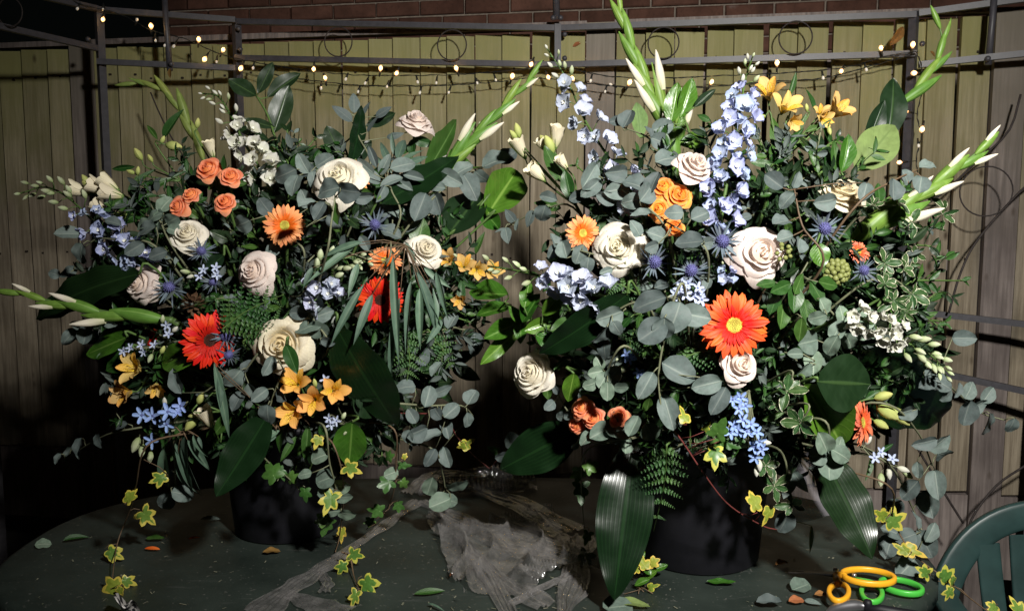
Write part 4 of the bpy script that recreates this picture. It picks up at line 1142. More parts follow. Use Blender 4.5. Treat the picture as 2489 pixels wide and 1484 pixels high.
def tweedia(label, a, root, flowers, kind='b', off=0.0, buds=(), leaves=(), D=36):
    D *= .88
    x0, y0 = root; P0 = W(x0, y0, dep(a, x0, y0, off + .04))
    o = thing('tweedia_sprig', label, 'tweedia', P0, 'blue star flower sprigs in the bouquets')
    stem_tube(o, [P0, P0.lerp(ARR[a]['hub'], .5), ARR[a]['hub']], .0022, .0022, M_STEMG)
    for f in flowers:
        x, y = f[:2]; DD = f[2] if len(f) > 2 else D
        d = dep(a, x, y, off) - ru(0, .012); axis = cax(ru(-.4, .4), ru(-.3, .45)); s = DD * mpp(d); c = W(x, y, d); FLOWERS.append((a, x, y, DD))
        add(ST[kind][int(rnd() * 3)], 'flower', o, frame_z(c, axis, s, ru(0, 6)))
        stem_tube(o, [c - axis * s * .2, c - axis * s * .6, P0], .0009, .0012, M_STEMG, 'pedicel', 5, 6)
    for x, y, ln, ang in buds:
        d = dep(a, x, y, off); dv = cdir(ang, 15); s = ln * mpp(d); b = W(x, y, d) - dv * s * .5
        add(BUD['w' if rnd() < .5 else 'd'], 'bud', o, frame_z(b, dv, s, 0)); stem_tube(o, [b, b - dv * s * .6, P0], .0009, .0012, M_STEMG, 'pedicel', 5, 6)
    for x, y, ln, ang in leaves:
        d = dep(a, x, y, off + .02); dv = cdir(ang, ru(-20, 20)); s = ln * mpp(d)
        put_leaf('midn', o, W(x, y, d) - dv * s * .5, dv, jn(), s)
    return o
def ery_mesh():
    mb = MB(); mb.sphere((0, 0, .1), .9, 12, 10, 0, (.85, .85, 1.05))
    for k in range(120):
        z = 1 - 2 * (k + .5) / 120
        if z < -.6: continue
        r = math.sqrt(1 - z * z); q = k * 2.39996
        n = Vector((r * math.cos(q) * .85, r * math.sin(q) * .85, z * 1.05)); p = n * .85 + Vector((0, 0, .1))
        mb.tube([p, p + n.normalized() * .32], [.085, .012], 4, 0, cap=False)
    return mb.mesh('flower_head', M_ERYH)
ERY = ery_mesh()
def eryngium(label, a, x, y, D, ax=0.0, ay=0.1, off=0.0):
    d = dep(a, x, y, off); axis = cax(ax, ay); s = D * mpp(d); c = W(x, y, d); FLOWERS.append((a, x, y, D))
    o = thing('sea_holly', label, 'thistle', c, 'blue sea holly thistles in the bouquets')
    M = frame_z(c, axis, s * .185, 0)
    add(ERY, 'flower_head', o, M)
    for k in range(22):
        q = 2 * math.pi * k / 22 + ru(-.15, .15)
        dv = (M.to_3x3() @ Vector((math.cos(q), math.sin(q), ru(-.1, .75)))).normalized()
        put_leaf('bract', o, c + dv * s * .06 - axis * s * .08, dv, (axis + Rv * ru(-.3, .3)).normalized(), s * ru(.38, .58), ru(.7, 1.2), 'bract')
    hubstem(o, a, c - axis * s * .1, axis, .002, M_STEMG)
    return o
def pinna_mesh(seed):
    rr = random.Random(seed); mb = MB()
    mb.tube([(0, 0, 0), (0, .95, -.03)], [.012, .004], 4, 0)
    n = 7
    for k in range(n):
        t = (k + .5) / n
        for sg in (1, -1):
            ln = .20 * (1 - t * .8) * rr.uniform(.9, 1.1)
            R = Matrix.Translation((0, t * .95, -.03 * t)) @ Matrix.Rotation(-sg * math.radians(58), 4, 'Z') @ Matrix.Rotation(rr.uniform(-.3, .3), 4, 'Y')
            mb.surf(lambda u, v: ((2 * u - 1) * ln * .30 * oval(min(1, v + .05), .7, .8), v * ln, .15 * ln * abs(2 * u - 1)), 2, 4, 0, R)
    return mb.mesh('pinna', M_FERN)
PIN = [pinna_mesh(k) for k in range(3)]
def fern(label, a, path, size, n=11, off=0.0, d=None):
    P2 = catmull([(x, y, 0) for x, y in path], 40)
    dd = (lambda x, y: dep(a, x, y, off)) if d is None else (lambda x, y: d)
    P = [W(p.x, p.y, min(dd(p.x, p.y), table_d(p.y) - .02)) for p in P2]
    o = thing('fern_frond', label, 'fern', P[0], 'leather fern fronds in the bouquets')
    add(MB().tube(P, [.0018 - .0013 * i / 40 for i in range(41)], 5).mesh('rachis', M_STEM), 'rachis', o)
    stem_tube(o, [P[0], P[0].lerp(ARR[a]['hub'], .6), ARR[a]['hub']], .0018, .0022)
    nrm = jn(.3, .2)
    n = max(6, int(n * .75))
    for i in range(n):
        t = .08 + .9 * i / n; k = min(39, int(t * 40)); tv = (P[k + 1] - P[k]).normalized()
        side = tv.cross(nrm).normalized(); s = size * mpp(dd(P2[k].x, P2[k].y)) * (math.sin(math.pi * (1 - t) * .62 + .12))
        for sg in (1, -1):
            dv = (tv * .62 + side * sg + nrm * ru(-.15, .2)).normalized()
            add(PIN[int(rnd() * 3)], 'pinna', o, frame(P[k], dv, (nrm + Rv * ru(-.2, .2)).normalized(), s, s, s))
    return o
BER = MB().sphere((0, 0, 0), 1, 9, 7).lathe([(.32, .93), (.26, 1.04), (.1, 1.02), (.001, 1.1)], 8).mesh('berry', M_BERRY)
def berries(label, a, x, y, R, n, r, off=0.0, cone=0.9):
    d = dep(a, x, y, off); m = mpp(d); c = W(x, y, d); FLOWERS.append((a, x, y, R * 2))
    o = thing('ivy_berry_cluster', label, 'berries', c)
    st = MB()
    root = c - Bv * R * m * .9
    for k in range(n):
        z = 1 - cone * (k + .5) / n; q = k * 2.39996; rr_ = math.sqrt(max(0, 1 - z * z))
        v = (Rv * rr_ * math.cos(q) + Uv * rr_ * math.sin(q) + Bv * z).normalized()
        p = root + v * R * m * 1.05
        add(BER, 'berry', o, frame_z(p, v, r * m * ru(.85, 1.15)))
        st.tube([root, p], .0008, 4)
    add(st.mesh('stalks', M_STEMB), 'stalks', o)
    stem_tube(o, [root, root.lerp(ARR[a]['hub'], .5), ARR[a]['hub']], .002, .0025, M_STEMB)
    return o
def big_leaf(name, label, a, x0, y0, x1, y1, ratio, kind, off=0.0, sag=0.0, nx=0.0, ny=0.1, idx=None, tilt=None, cat='leaf', group=None):
    """one large leaf from its base pixel to its tip pixel"""
    d0, d1 = dep(a, x0, y0, off), dep(a, x1, y1, off)
    if tilt is not None: d1 = d0 + tilt
    d1 = min(d1, table_d(y1) - .015)
    p, q = W(x0, y0, d0), W(x1, y1, d1)
    o = thing(name, label, cat, p, group)
    ms = LF[kind]
    L_ = (q - p).length
    w0 = {'aspid': .32, 'laurel': .46, 'dark': .46, 'olive': .5, 'mid': .42}.get(kind, .45)
    put_leaf(kind, o, p, q - p, (Bv + Rv * nx + Uv * ny).normalized(), L_, ratio / w0, 'blade', idx)
    stem_tube(o, [p + (q - p) * .03, p - (q - p) * .08 + Bv * -.02, p.lerp(ARR[a]['hub'], .7)], .0022, .0026, M_STEM, 'petiole')
    return o

# ================================================================ the left bouquet (over the shadowed bucket)
LB, RB = 'left bouquet', 'right bouquet'
# roses
rose('rose', 'blush white rose seen from the side, alone against the fence', 'L', 1012, 293, 78, .25, .80, 'blush', .05, 1, 'roses in the left bouquet', leaves=3)
rose('rose', 'large cream white rose half covered by two grey leaves', 'L', 822, 430, 114, -.05, .38, 'white', -.06, 0, 'roses in the left bouquet')
rose('rose', 'cream rose below the coral spray roses', 'L', 455, 568, 84, .15, .45, 'white', 0, 1, 'roses in the left bouquet')
rose('rose', 'blush rose beside a blue thistle at the dark edge', 'L', 337, 688, 86, -.38, .12, 'blush', 0, 0, 'roses in the left bouquet')
rose('rose', 'pale blush rose below the peach gerbera', 'L', 616, 658, 88, -.28, .12, 'blush', -.02, 0, 'roses in the left bouquet')
rose('rose', 'large yellow cream rose with a dark leaf across it', 'L', 685, 838, 128, .02, .06, 'cream', -.02, 0, 'roses in the left bouquet')
rose('rose', 'white rose above the yellow alstroemeria tangle', 'L', 1035, 605, 82, .35, .40, 'white', .0, 1, 'roses in the left bouquet')
for x, y, D, ax, ay, v, lab in ((505, 410, 62, -.1, .35, 0, 'coral spray rose, topmost of the coral cluster'), (560, 428, 52, .2, .4, 1, 'coral spray rose beside the white delphinium'),
        (462, 472, 44, -.1, .5, 1, 'small coral spray rose behind its lower twin'), (430, 502, 50, -.3, .15, 0, 'deep coral spray rose, leftmost of the cluster'),
        (546, 490, 50, .05, .4, 0, 'coral spray rose with a pale bud under it')):
    rose('spray_rose', lab, 'L', x, y, D, ax, ay, 'coral', -.01, v, 'coral spray roses in the left bouquet', leaves=3)
# gerberas
gerbera('peach orange gerbera facing out of the left bouquet', 'L', 692, 548, 106, .08, .02, 'peach', -.02)
gerbera('red gerbera turned sideways with its dark face in shade', 'L', 508, 826, 146, .66, -.05, 'red', -.01)
gerbera('red gerbera behind hanging narrow eucalyptus leaves', 'L', 924, 728, 122, .05, -.2, 'red', -.03)
gerbera('peach gerbera above the veiled red gerbera', 'L', 936, 634, 86, .1, .45, 'peach', .04)
gerbera('orange gerbera peeping out behind the large white rose', 'L', 856, 426, 92, .25, .3, 'peach', -.01)
gerbera('small red gerbera tucked among white star flowers', 'L', 370, 820, 46, -.5, .4, 'red', .05)
# alstroemerias
alstroemeria('yellow alstroemeria at the dark edge above blue star flowers', 'L', (370, 900), [(328, 893, 82, -.3, .25), (305, 955, 74, -.4, -.1), (380, 940, 52, .3, -.55)], 'y', 0, [(395, 850, 24, 60), (430, 865, 20, 30)], [(285, 930, 75, 200), (430, 925, 70, 120), (410, 880, 80, 20)])
alstroemeria('orange yellow alstroemeria with dark streaks under the cream rose', 'L', (760, 1010), [(718, 930, 78, -.1, .35), (715, 1000, 82, -.2, -.15), (762, 972, 76, .05, .0), (812, 950, 72, .3, .1)], 'a', -.03, [(765, 930, 22, 100)], [(680, 1060, 90, 260), (745, 1080, 90, 265), (790, 1060, 70, -60), (700, 1090, 70, 240)])
alstroemeria('yellow alstroemeria behind delphinium buds between the bouquets', 'L', (1120, 700), [(1090, 632, 56, -.3, .3), (1128, 645, 58, .1, .3), (1160, 655, 54, .2, -.1), (1195, 660, 58, .3, .3), (1118, 728, 44, -.2, -.3)], 'y', .0, [], [(1120, 720, 80, 270), (1165, 590, 60, 70), (1140, 690, 60, -30)])
alstroemeria('budding alstroemeria stem leaning out by the gazebo post', 'L', (440, 440), [], 'y', .08, [(422, 355, 46, -10), (336, 375, 34, 120), (318, 418, 22, 160), (335, 415, 22, 80), (365, 385, 22, 120), (395, 340, 22, 60)], [(420, 300, 88, 52), (370, 322, 52, 130), (300, 408, 60, 185), (345, 440, 95, 50), (380, 450, 90, 35), (450, 400, 60, 110)])
# lisianthus
lisianthus('cream lisianthus buds at the tip of the left bouquet', 'L', (320, 490), [(192, 462, 62, 165), (240, 455, 66, 160), (268, 470, 62, 165), (240, 503, 50, 140), (262, 445, 60, 140)], [(208, 438, 30, 120), (215, 450, 34, 150), (290, 525, 42, 190)], .06, [(340, 480, 80, 150), (300, 500, 90, 175), (330, 520, 80, 215)])
lisianthus('small cream lisianthus with yellow green buds by blue stars', 'L', (540, 1000), [(503, 1014, 62, 110)], [(487, 968, 34, 60), (465, 1028, 44, 230), (475, 1008, 34, 190)], -.02, [(540, 1030, 80, 230)])
lisianthus('two white lisianthus buds low in the delphiniums', 'L', (530, 420), [(512, 360, 48, 100)], [(480, 300, 26, 80)], .09)
# delphiniums
delphinium('white delphinium spike leaning towards the dark gazebo corner', 'L', [(488, 228), (530, 235), (560, 280), (590, 340), (625, 400), (660, 465)], 'white', 12, 16, 48, .05, 19, 30, tipkind='w')
delphinium('blue delphinium spike pointing out to the dark fence', 'L', [(50, 470), (110, 455), (165, 480), (230, 540), (300, 605), (370, 660)], 'blue', 16, 18, 42, .02, 26, 34)
delphinium('pale delphinium with fat green buds beside the red gerbera', 'L', [(895, 640), (850, 625), (800, 650), (775, 700), (800, 740)], 'pale', 17, 12, 46, -.02, 30, 34)
delphinium('thin white delphinium behind the slanting gladiolus', 'L', [(1180, 300), (1150, 335), (1120, 380), (1080, 440)], 'white', 6, 8, 30, .08, 16, 22)
# tweedia
tweedia('white blue star flowers around the small red gerbera', 'L', (400, 840), [(350, 855), (318, 845), (405, 790), (410, 812), (345, 838), (375, 838), (300, 852)], 'p', -.01, [(395, 775, 22, 80), (425, 800, 22, 40), (365, 870, 24, 250), (440, 830, 20, 0)], [(430, 850, 70, 30), (400, 870, 80, 200)], 30)
tweedia('bright blue star flowers under the yellow alstroemeria', 'L', (400, 1050), [(345, 1008, 46), (372, 1010, 46), (408, 1000, 48), (405, 1030, 42), (440, 985, 44), (432, 1000, 36), (370, 1070, 44)], 'b', -.03, [(330, 1080, 40, 250), (345, 1095, 34, 265), (365, 1110, 30, 270), (400, 975, 22, 90)], [(355, 1040, 50, 140), (395, 1060, 60, 280), (430, 1050, 50, 240)], 42)
tweedia('pale blue star flowers between two thistles', 'L', (530, 700), [(495, 655), (525, 650), (527, 668), (485, 672)], 'p', 0, [(450, 660, 24, 170), (462, 672, 18, 200)], [(490, 680, 50, 60)], 30)
tweedia('white star flowers below the streaked alstroemeria', 'L', (840, 1030), [(800, 1015), (818, 1022), (790, 922, 28), (805, 1030)], 'p', -.02, [(835, 1010, 22, 60), (842, 1045, 26, 240)], [(860, 1040, 50, -30)], 32)
# eryngium
for x, y, D, ax, ay, lab in ((412, 698, 84, 0, .1, 'blue thistle beside the blush rose'), (490, 610, 66, .1, .2, 'dark blue thistle under the cream rose'), (518, 685, 56, 0, .1, 'small dusky thistle below the star flowers'),
        (912, 546, 78, 0, .2, 'blue thistle high beside eucalyptus leaves'), (548, 816, 70, .2, .1, 'blue thistle in the shade of the red gerbera'), (556, 862, 62, .1, .0, 'lowest dark blue thistle near the cream rose')):
    eryngium(lab + ' in the ' + LB, 'L', x, y, D, ax, ay, .0)
# gladioli
gladiolus('olive gladiolus spike bending over at the gazebo post', 'L', [(297, 202), (350, 206), (400, 225), (440, 270), (470, 330), (500, 400)], 8, 100, (), 1.92, mat='o')
gladiolus('gladiolus spike slanting up between the two bouquets', 'L', [(1310, 172), (1250, 232), (1180, 305), (1110, 375), (1060, 430)], 8, 128, (1, 3, 5, 6), 1.74, sr=.006, fat=1.0)
gladiolus('gladiolus spike with white buds lying out to the dark side', 'L', [(0, 702), (80, 722), (180, 745), (290, 765), (420, 778)], 6, 132, (1, 2, 3, 4), 1.54, sr=.006, fat=1.15)
# big leaves
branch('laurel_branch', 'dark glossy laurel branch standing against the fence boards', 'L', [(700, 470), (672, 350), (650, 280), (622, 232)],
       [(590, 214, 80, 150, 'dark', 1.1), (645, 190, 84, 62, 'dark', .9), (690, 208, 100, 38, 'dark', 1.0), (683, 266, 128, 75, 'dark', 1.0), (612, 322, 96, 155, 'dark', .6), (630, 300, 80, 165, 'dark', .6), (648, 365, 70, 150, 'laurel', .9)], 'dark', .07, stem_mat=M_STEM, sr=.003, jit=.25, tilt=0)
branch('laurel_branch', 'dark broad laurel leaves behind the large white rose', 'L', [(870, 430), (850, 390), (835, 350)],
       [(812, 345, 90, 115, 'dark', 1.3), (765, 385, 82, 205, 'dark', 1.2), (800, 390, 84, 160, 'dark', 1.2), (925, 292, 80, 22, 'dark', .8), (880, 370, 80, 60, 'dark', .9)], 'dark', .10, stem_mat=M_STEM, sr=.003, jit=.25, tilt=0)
BL = lambda *a, **k: big_leaf('broad_leaf', *a, **k)
BL('narrow black green blade standing beside the blush rose', 'L', 852, 408, 886, 248, .20, 'aspid', .06, nx=.7)
BL('long dark blade slanting up to the gladiolus', 'L', 918, 498, 1112, 388, .28, 'aspid', -.02, nx=-.2)
BL('thin pale blade behind the slanting gladiolus', 'L', 1035, 420, 1106, 308, .16, 'mid', .06)
BL('long dark blade arching out to the dark side', 'L', 345, 664, 48, 758, .24, 'aspid', -.02, ny=.5, tilt=.10)
BL('huge dark green leaf hanging below the veiled red gerbera', 'L', 815, 790, 960, 1045, .50, 'aspid', -.04, nx=-.3, ny=-.3, tilt=.08)
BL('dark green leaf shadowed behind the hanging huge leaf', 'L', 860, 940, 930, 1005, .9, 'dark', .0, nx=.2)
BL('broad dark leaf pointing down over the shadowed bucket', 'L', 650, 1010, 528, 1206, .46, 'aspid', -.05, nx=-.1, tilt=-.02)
BL('olive laurel leaf at the dark edge above the alstroemeria', 'L', 312, 818, 210, 860, .42, 'laurel', .0, ny=.5)
BL('curled dark leaf under the olive laurel leaf', 'L', 330, 850, 262, 900, .5, 'mid', .02)
BL('bright green leaf hanging below the white star flowers', 'L', 856, 1022, 848, 1128, .62, 'laurel', -.03)
BL('dark green leaf across the large cream rose', 'L', 694, 835, 722, 908, .46, 'mid', -.10, nx=.2)
BL('wide green leaf beneath the red sideways gerbera', 'L', 500, 850, 382, 885, .5, 'laurel', -.01)
BL('upright bright laurel leaf between the bouquets', 'L', 1180, 528, 1252, 420, .42, 'laurel', -.02, nx=.2)
BL('lower bright laurel leaf between the bouquets', 'L', 1165, 500, 1212, 556, .55, 'laurel', -.01, nx=-.2)
BL('dark laurel leaf behind the bright upright one', 'L', 1085, 575, 1165, 472, .5, 'dark', .03)
BL('rounded dark leaf beside the white rose', 'L', 1012, 600, 1030, 532, .7, 'mid', .02)
BL('green leaf curving above the slanting gladiolus stem', 'L', 1090, 415, 1160, 395, .6, 'laurel', .03, ny=.5)
BL('folded green leaf under the peach gerbera', 'L', 545, 620, 500, 655, .6, 'dark', .0)
# eucalyptus
E = lambda label, path, lv, kind='euc', off=-.02, **k: branch('eucalyptus_branch', label + ' in the ' + LB, 'L', path, lv, kind, off, 'eucalyptus', 'eucalyptus branches in the left bouquet', **k)
E('round olive grey eucalyptus by the cream rose', [(420, 600), (390, 540), (365, 495)], [(372, 528, 58, 200), (402, 495, 52, 60), (350, 548, 46, 190), (385, 560, 42, 250), (420, 535, 42, 20), (428, 562, 44, -20), (392, 530, 46, 100)], 'eucp')
E('grey eucalyptus leaves beneath the blue delphinium', [(380, 600), (300, 585), (240, 580), (205, 600)], [(196, 617, 54, 250), (352, 565, 72, 200), (380, 620, 56, 200), (325, 605, 52, 215), (272, 540, 46, 160)])
E('dim eucalyptus leaves against the dark fence', [(330, 660), (250, 650), (180, 655)], [(160, 662, 58, 190), (235, 666, 46, 280), (163, 568, 52, 180), (130, 665, 30, 160)], off=.04)
E('teal eucalyptus leaves under the outlying gladiolus', [(330, 780), (265, 770), (205, 785)], [(208, 812, 54, 255), (166, 820, 52, 235), (268, 785, 46, -20), (185, 790, 36, 140)])
E('small eucalyptus sprig hanging into the dark', [(330, 1040), (250, 1060), (150, 1120)], [(194, 1090, 56, 258), (166, 1108, 46, 250), (140, 1116, 32, 240), (238, 1072, 36, 300), (295, 1035, 36, 200), (270, 1000, 30, 180)], off=.03)
E('folded grey eucalyptus left of the large white rose', [(800, 500), (750, 430), (690, 410)], [(690, 425, 74, 200), (735, 395, 60, 120), (762, 440, 50, -80), (738, 418, 64, 190), (790, 392, 52, 30), (715, 450, 54, 255)])
E('pale folded eucalyptus cluster by the blush side rose', [(970, 540), (950, 460), (930, 390)], [(905, 380, 58, 110), (935, 400, 54, 60), (985, 400, 74, 20), (900, 430, 52, 150), (985, 452, 54, -30), (950, 440, 58, 200), (925, 472, 48, 250), (1005, 430, 54, -10), (888, 405, 52, 140), (965, 420, 56, 80)], 'eucs')
E('large grey eucalyptus beside the slanting gladiolus', [(1000, 540), (1090, 450), (1180, 405)], [(1207, 392, 76, 20), (1100, 435, 68, -30), (1142, 452, 74, -60), (1020, 505, 78, 250), (1066, 500, 64, -70), (1172, 432, 48, -40), (1128, 412, 58, 30), (1060, 455, 50, 170), (1236, 380, 60, 35)])
E('two grey leaves across the large white rose', [(795, 610), (805, 540), (814, 480)], [(798, 463, 68, 188), (853, 466, 72, -12), (775, 515, 58, 240), (888, 478, 58, 5), (820, 520, 60, 285, 'mid'), (745, 500, 46, 210)], off=-.14)
E('oval grey leaves above the large cream rose', [(800, 840), (765, 780), (735, 740)], [(758, 730, 66, 160), (724, 762, 52, 170), (745, 796, 68, 200, 'eucp'), (790, 762, 54, 20), (775, 802, 58, -30, 'eucp'), (800, 830, 44, -10)])
E('grey leaves dangling by the red sideways gerbera', [(640, 850), (600, 895), (580, 935)], [(564, 922, 66, 228), (575, 978, 58, 242), (430, 925, 66, 110), (600, 890, 40, 60), (620, 950, 50, 300)])
E('loose grey eucalyptus spread towards the fence gap', [(960, 980), (1040, 985), (1120, 985), (1150, 1010)], [(1040, 960, 58, 75), (1078, 948, 54, 20), (1148, 962, 46, 60), (1100, 995, 54, 40), (1135, 1022, 46, 270), (1045, 1062, 58, 200), (1085, 1045, 56, -70), (1086, 1112, 60, -75), (1045, 1112, 52, 240), (1000, 1008, 46, 120), (985, 940, 46, 180), (1012, 1050, 52, 200), (992, 1062, 42, 260), (1060, 1000, 44, 130)], off=-.04)
E('round grey leaves hanging over the shadowed bucket rim', [(790, 1040), (800, 1120), (815, 1180), (832, 1265)], [(775, 1110, 56, 200), (738, 1152, 40, 190), (788, 1165, 58, 200), (830, 1180, 54, 10), (795, 1192, 52, 195), (838, 1208, 52, 0), (842, 1248, 54, -10), (812, 1242, 38, 190)], 'eucp', off=-.06)
E('three green grey leaves above the crumpled film', [(1050, 1090), (1075, 1150), (1082, 1190)], [(1045, 1178, 54, 250), (1110, 1178, 54, 20), (1068, 1222, 58, 200), (1095, 1216, 48, -20)], 'eucp', off=-.04)
E('pair of grey leaves at the foot of the willow leaves', [(430, 1060), (425, 1140), (428, 1195)], [(402, 1218, 48, 210), (446, 1200, 54, -20), (400, 1150, 36, 200)], off=-.02)
E('small grey leaves under the large cream rose', [(690, 900), (668, 950), (655, 990)], [(652, 890, 52, 250), (650, 1008, 54, 265), (690, 960, 46, -40), (630, 960, 44, 220)], off=-.06)
E('grey leaves around the peach gerbera', [(740, 620), (710, 580), (670, 520)], [(642, 500, 58, 130), (755, 562, 56, 10), (782, 510, 54, 60), (815, 540, 50, -40), (588, 545, 54, 200), (660, 610, 44, 230), (740, 480, 52, 110)], off=.0)
E('grey leaves behind the high thistle', [(940, 640), (950, 580), (955, 520)], [(930, 512, 54, 170), (965, 515, 60, -30), (952, 568, 58, -20), (842, 590, 44, 90), (885, 590, 46, 120), (1000, 545, 44, 20)], off=.01)
E('lone grey spade leaf in the gap beside bright laurel', [(1080, 800), (1120, 800), (1150, 805)], [(1152, 838, 64, 270), (1022, 870, 58, -60), (985, 845, 48, -60), (1100, 780, 44, 60), (1060, 900, 46, 240)], off=.02)
E('green grey upright leaves by the blush side rose', [(900, 420), (870, 330), (845, 270)], [(832, 275, 58, 140, 'eucl', 1.2), (860, 250, 54, 92, 'eucl', 1.2), (932, 272, 46, 30, 'eucl'), (905, 300, 50, 60, 'eucl'), (960, 330, 44, 10, 'eucl'), (890, 262, 40, 70, 'eucl')], off=.06)
E('grey leaves filling above the yellow cream rose', [(640, 790), (600, 740), (560, 720)], [(560, 725, 44, 150), (600, 770, 46, 220), (645, 735, 44, 60), (450, 745, 44, 200, 'eucl', 1.3), (590, 700, 40, 80)], off=.02)
# willow eucalyptus
def willow(label, a, root, lines, off=-.03):
    x0, y0 = root; P0 = W(x0, y0, dep(a, x0, y0, off))
    o = thing('willow_eucalyptus_branch', label, 'eucalyptus', P0, 'narrow leaved eucalyptus branches in the bouquets')
    stem_tube(o, [P0, P0.lerp(ARR[a]['hub'], .5), ARR[a]['hub']], .002, .0025, M_STEMB)
    for (xa, ya, xb, yb) in lines:
        da, db = dep(a, xa, ya, off + ru(-.015, .01)), dep(a, xb, yb, off + ru(-.03, .01))
        p, q = W(xa, ya, da), W(xb, yb, db)
        put_leaf('willow', o, p, q - p, (Bv + Rv * ru(-.8, .8) + Uv * .1).normalized(), (q - p).length, ru(.8, 1.25) * min(1.4, 120 / max(60, math.hypot(xb - xa, yb - ya))))
        if (p - P0).length > .01: add(MB().tube([P0, P0.lerp(p, .5) + Uv * .006, p], [.0012, .001, .0008], 4).mesh('twig', M_STEMB), 'twig', o)
willow('narrow grey green leaves hanging like a veil over the red gerbera', 'L', (985, 595), [(885, 690, 800, 835), (905, 715, 858, 835), (955, 620, 968, 890), (972, 720, 940, 935), (1000, 680, 985, 865), (1005, 640, 1045, 750), (1012, 660, 1068, 812), (1040, 735, 1078, 820), (1052, 700, 1066, 795), (1075, 775, 1036, 835), (862, 598, 742, 690), (880, 588, 775, 625), (985, 590, 1015, 645), (1020, 700, 1020, 850), (1030, 650, 1095, 700), (870, 640, 845, 720), (760, 650, 735, 700), (1060, 660, 1090, 780)], -.07)
willow('narrow leaves trailing below the blue star flowers', 'L', (440, 1050), [(425, 1075, 472, 1210), (440, 1085, 492, 1205), (455, 1068, 512, 1145), (430, 1125, 482, 1215), (398, 1085, 405, 1205), (470, 1055, 502, 1115), (482, 1060, 490, 1100), (450, 1060, 455, 1160), (415, 1040, 430, 1120)], -.03)
willow('thin curved leaves above the broad pointing leaf', 'L', (670, 1040), [(680, 1045, 575, 1090), (672, 1060, 600, 1088), (520, 880, 560, 1070), (530, 900, 540, 990)], -.06)
willow('thin dark twiggy leaves under the blush side rose', 'L', (960, 470), [(950, 400, 920, 340), (965, 390, 985, 330), (975, 400, 1030, 360), (980, 420, 1045, 400), (955, 420, 905, 375), (960, 380, 950, 320), (985, 400, 1040, 380), (990, 430, 1050, 425)], .05)
cone = thing('fir_cone', 'small brown cone above the red sideways gerbera', 'cone', W(470, 738, dep('L', 470, 738, -.01)))
BRS = leaf_mesh('scale', mat_plain('cone_scale', (.10, .055, .03), .7, .2, nscale=40, namt=.4), .8, q=.5, bend=-.3, nu=4, nv=5)
for k in range(46):
    z = 1 - 2 * (k + .5) / 46; q = k * 2.39996; r_ = math.sqrt(1 - z * z)
    v_ = (Rv * r_ * math.cos(q) + Uv * z * 1.1 + Bv * r_ * math.sin(q))
    add(BRS, 'scale', cone, frame(WM['fir_cone'].translation + v_ * .009, (v_ + Uv * .5).normalized(), v_, .011, .013, .012))
# ferns
fern('fern frond right of the red sideways gerbera', 'L', [(540, 800), (600, 755), (690, 715)], 90, 11, -.02)
fern('fern frond hiding above the large cream rose', 'L', [(590, 830), (640, 790), (720, 770)], 70, 9, .0)
fern('fern frond pointing down beside the hanging huge leaf', 'L', [(985, 800), (995, 870), (985, 950)], 60, 10, -.01)
fern('fern frond hanging in the gap between the bouquets', 'L', [(1040, 800), (1075, 850), (1100, 900)], 60, 9, .02)
# ivy
I = lambda label, a, path, lv, kind='ivyv', off=-.04, **k: branch('ivy_trail', label, a, path, lv, kind, off, 'ivy', 'ivy trails hanging from the bouquets', jit=.35, sr=.0016, **k)
I('yellow edged ivy trail hanging over the dark table end', 'L', [(360, 1080), (330, 1180), (315, 1240), (285, 1320), (270, 1430)], [(322, 1195, 66, 60, 'ivyy'), (360, 1258, 62, -40), (280, 1347, 62, -30), (320, 1416, 58, -35), (262, 1430, 78, 195, 'ivyy'), (380, 1165, 56, 200), (290, 1440, 40, 250, 'ivyy')], stem_mat=M_STEMB, off=-.16)
I('cream edged ivy trail in front of the shadowed bucket', 'L', [(810, 1080), (835, 1180), (825, 1300), (815, 1340)], [(862, 1142, 66, -20), (798, 1222, 66, 250), (775, 1265, 60, 200, 'ivy'), (790, 1280, 52, 250, 'ivy'), (830, 1300, 44, 270, 'ivyy'), (770, 1075, 40, 250, 'ivyy')], stem_mat=M_STEMB, off=-.07)
I('yellow edged ivy leaves at the tip of the film', 'L', [(830, 1340), (850, 1352), (860, 1400), (875, 1440)], [(872, 1350, 58, -15), (828, 1385, 56, 250), (895, 1425, 60, -50), (858, 1460, 62, 250)], stem_mat=M_STEMB, off=-.2, hub=False)
I('green ivy trail climbing along the twisted film', 'L', [(955, 1040), (962, 1120), (955, 1200), (925, 1260), (890, 1285)], [(935, 1175, 54, 200, 'ivy'), (985, 1180, 42, -60, 'ivy'), (968, 1235, 44, 270, 'ivy'), (912, 1240, 48, 170, 'ivy'), (893, 1268, 42, 200, 'ivy'), (985, 1130, 38, 0, 'ivy'), (940, 1105, 36, 150, 'ivy'), (985, 1105, 26, 60, 'ivyy'), (950, 1150, 36, 200, 'eucp')], off=-.05, stem_mat=M_STEMB)
I('green ivy leaves lying on the shadowed bucket rim', 'L', [(630, 1090), (660, 1130), (700, 1160), (745, 1210)], [(655, 1140, 70, 130, 'ivy'), (685, 1155, 52, 300, 'ivy'), (740, 1205, 46, 270, 'ivy'), (710, 1160, 40, 20, 'ivy')], off=-.06)
I('thin ivy twig reaching across the gap', 'L', [(1070, 1010), (1110, 1060), (1150, 1105), (1205, 1150)], [(1138, 1075, 46, 30, 'ivyy'), (1120, 1085, 30, 200, 'ivyy'), (1195, 1090, 36, 160, 'ivy')], off=-.02, stem_mat=M_STEMR)

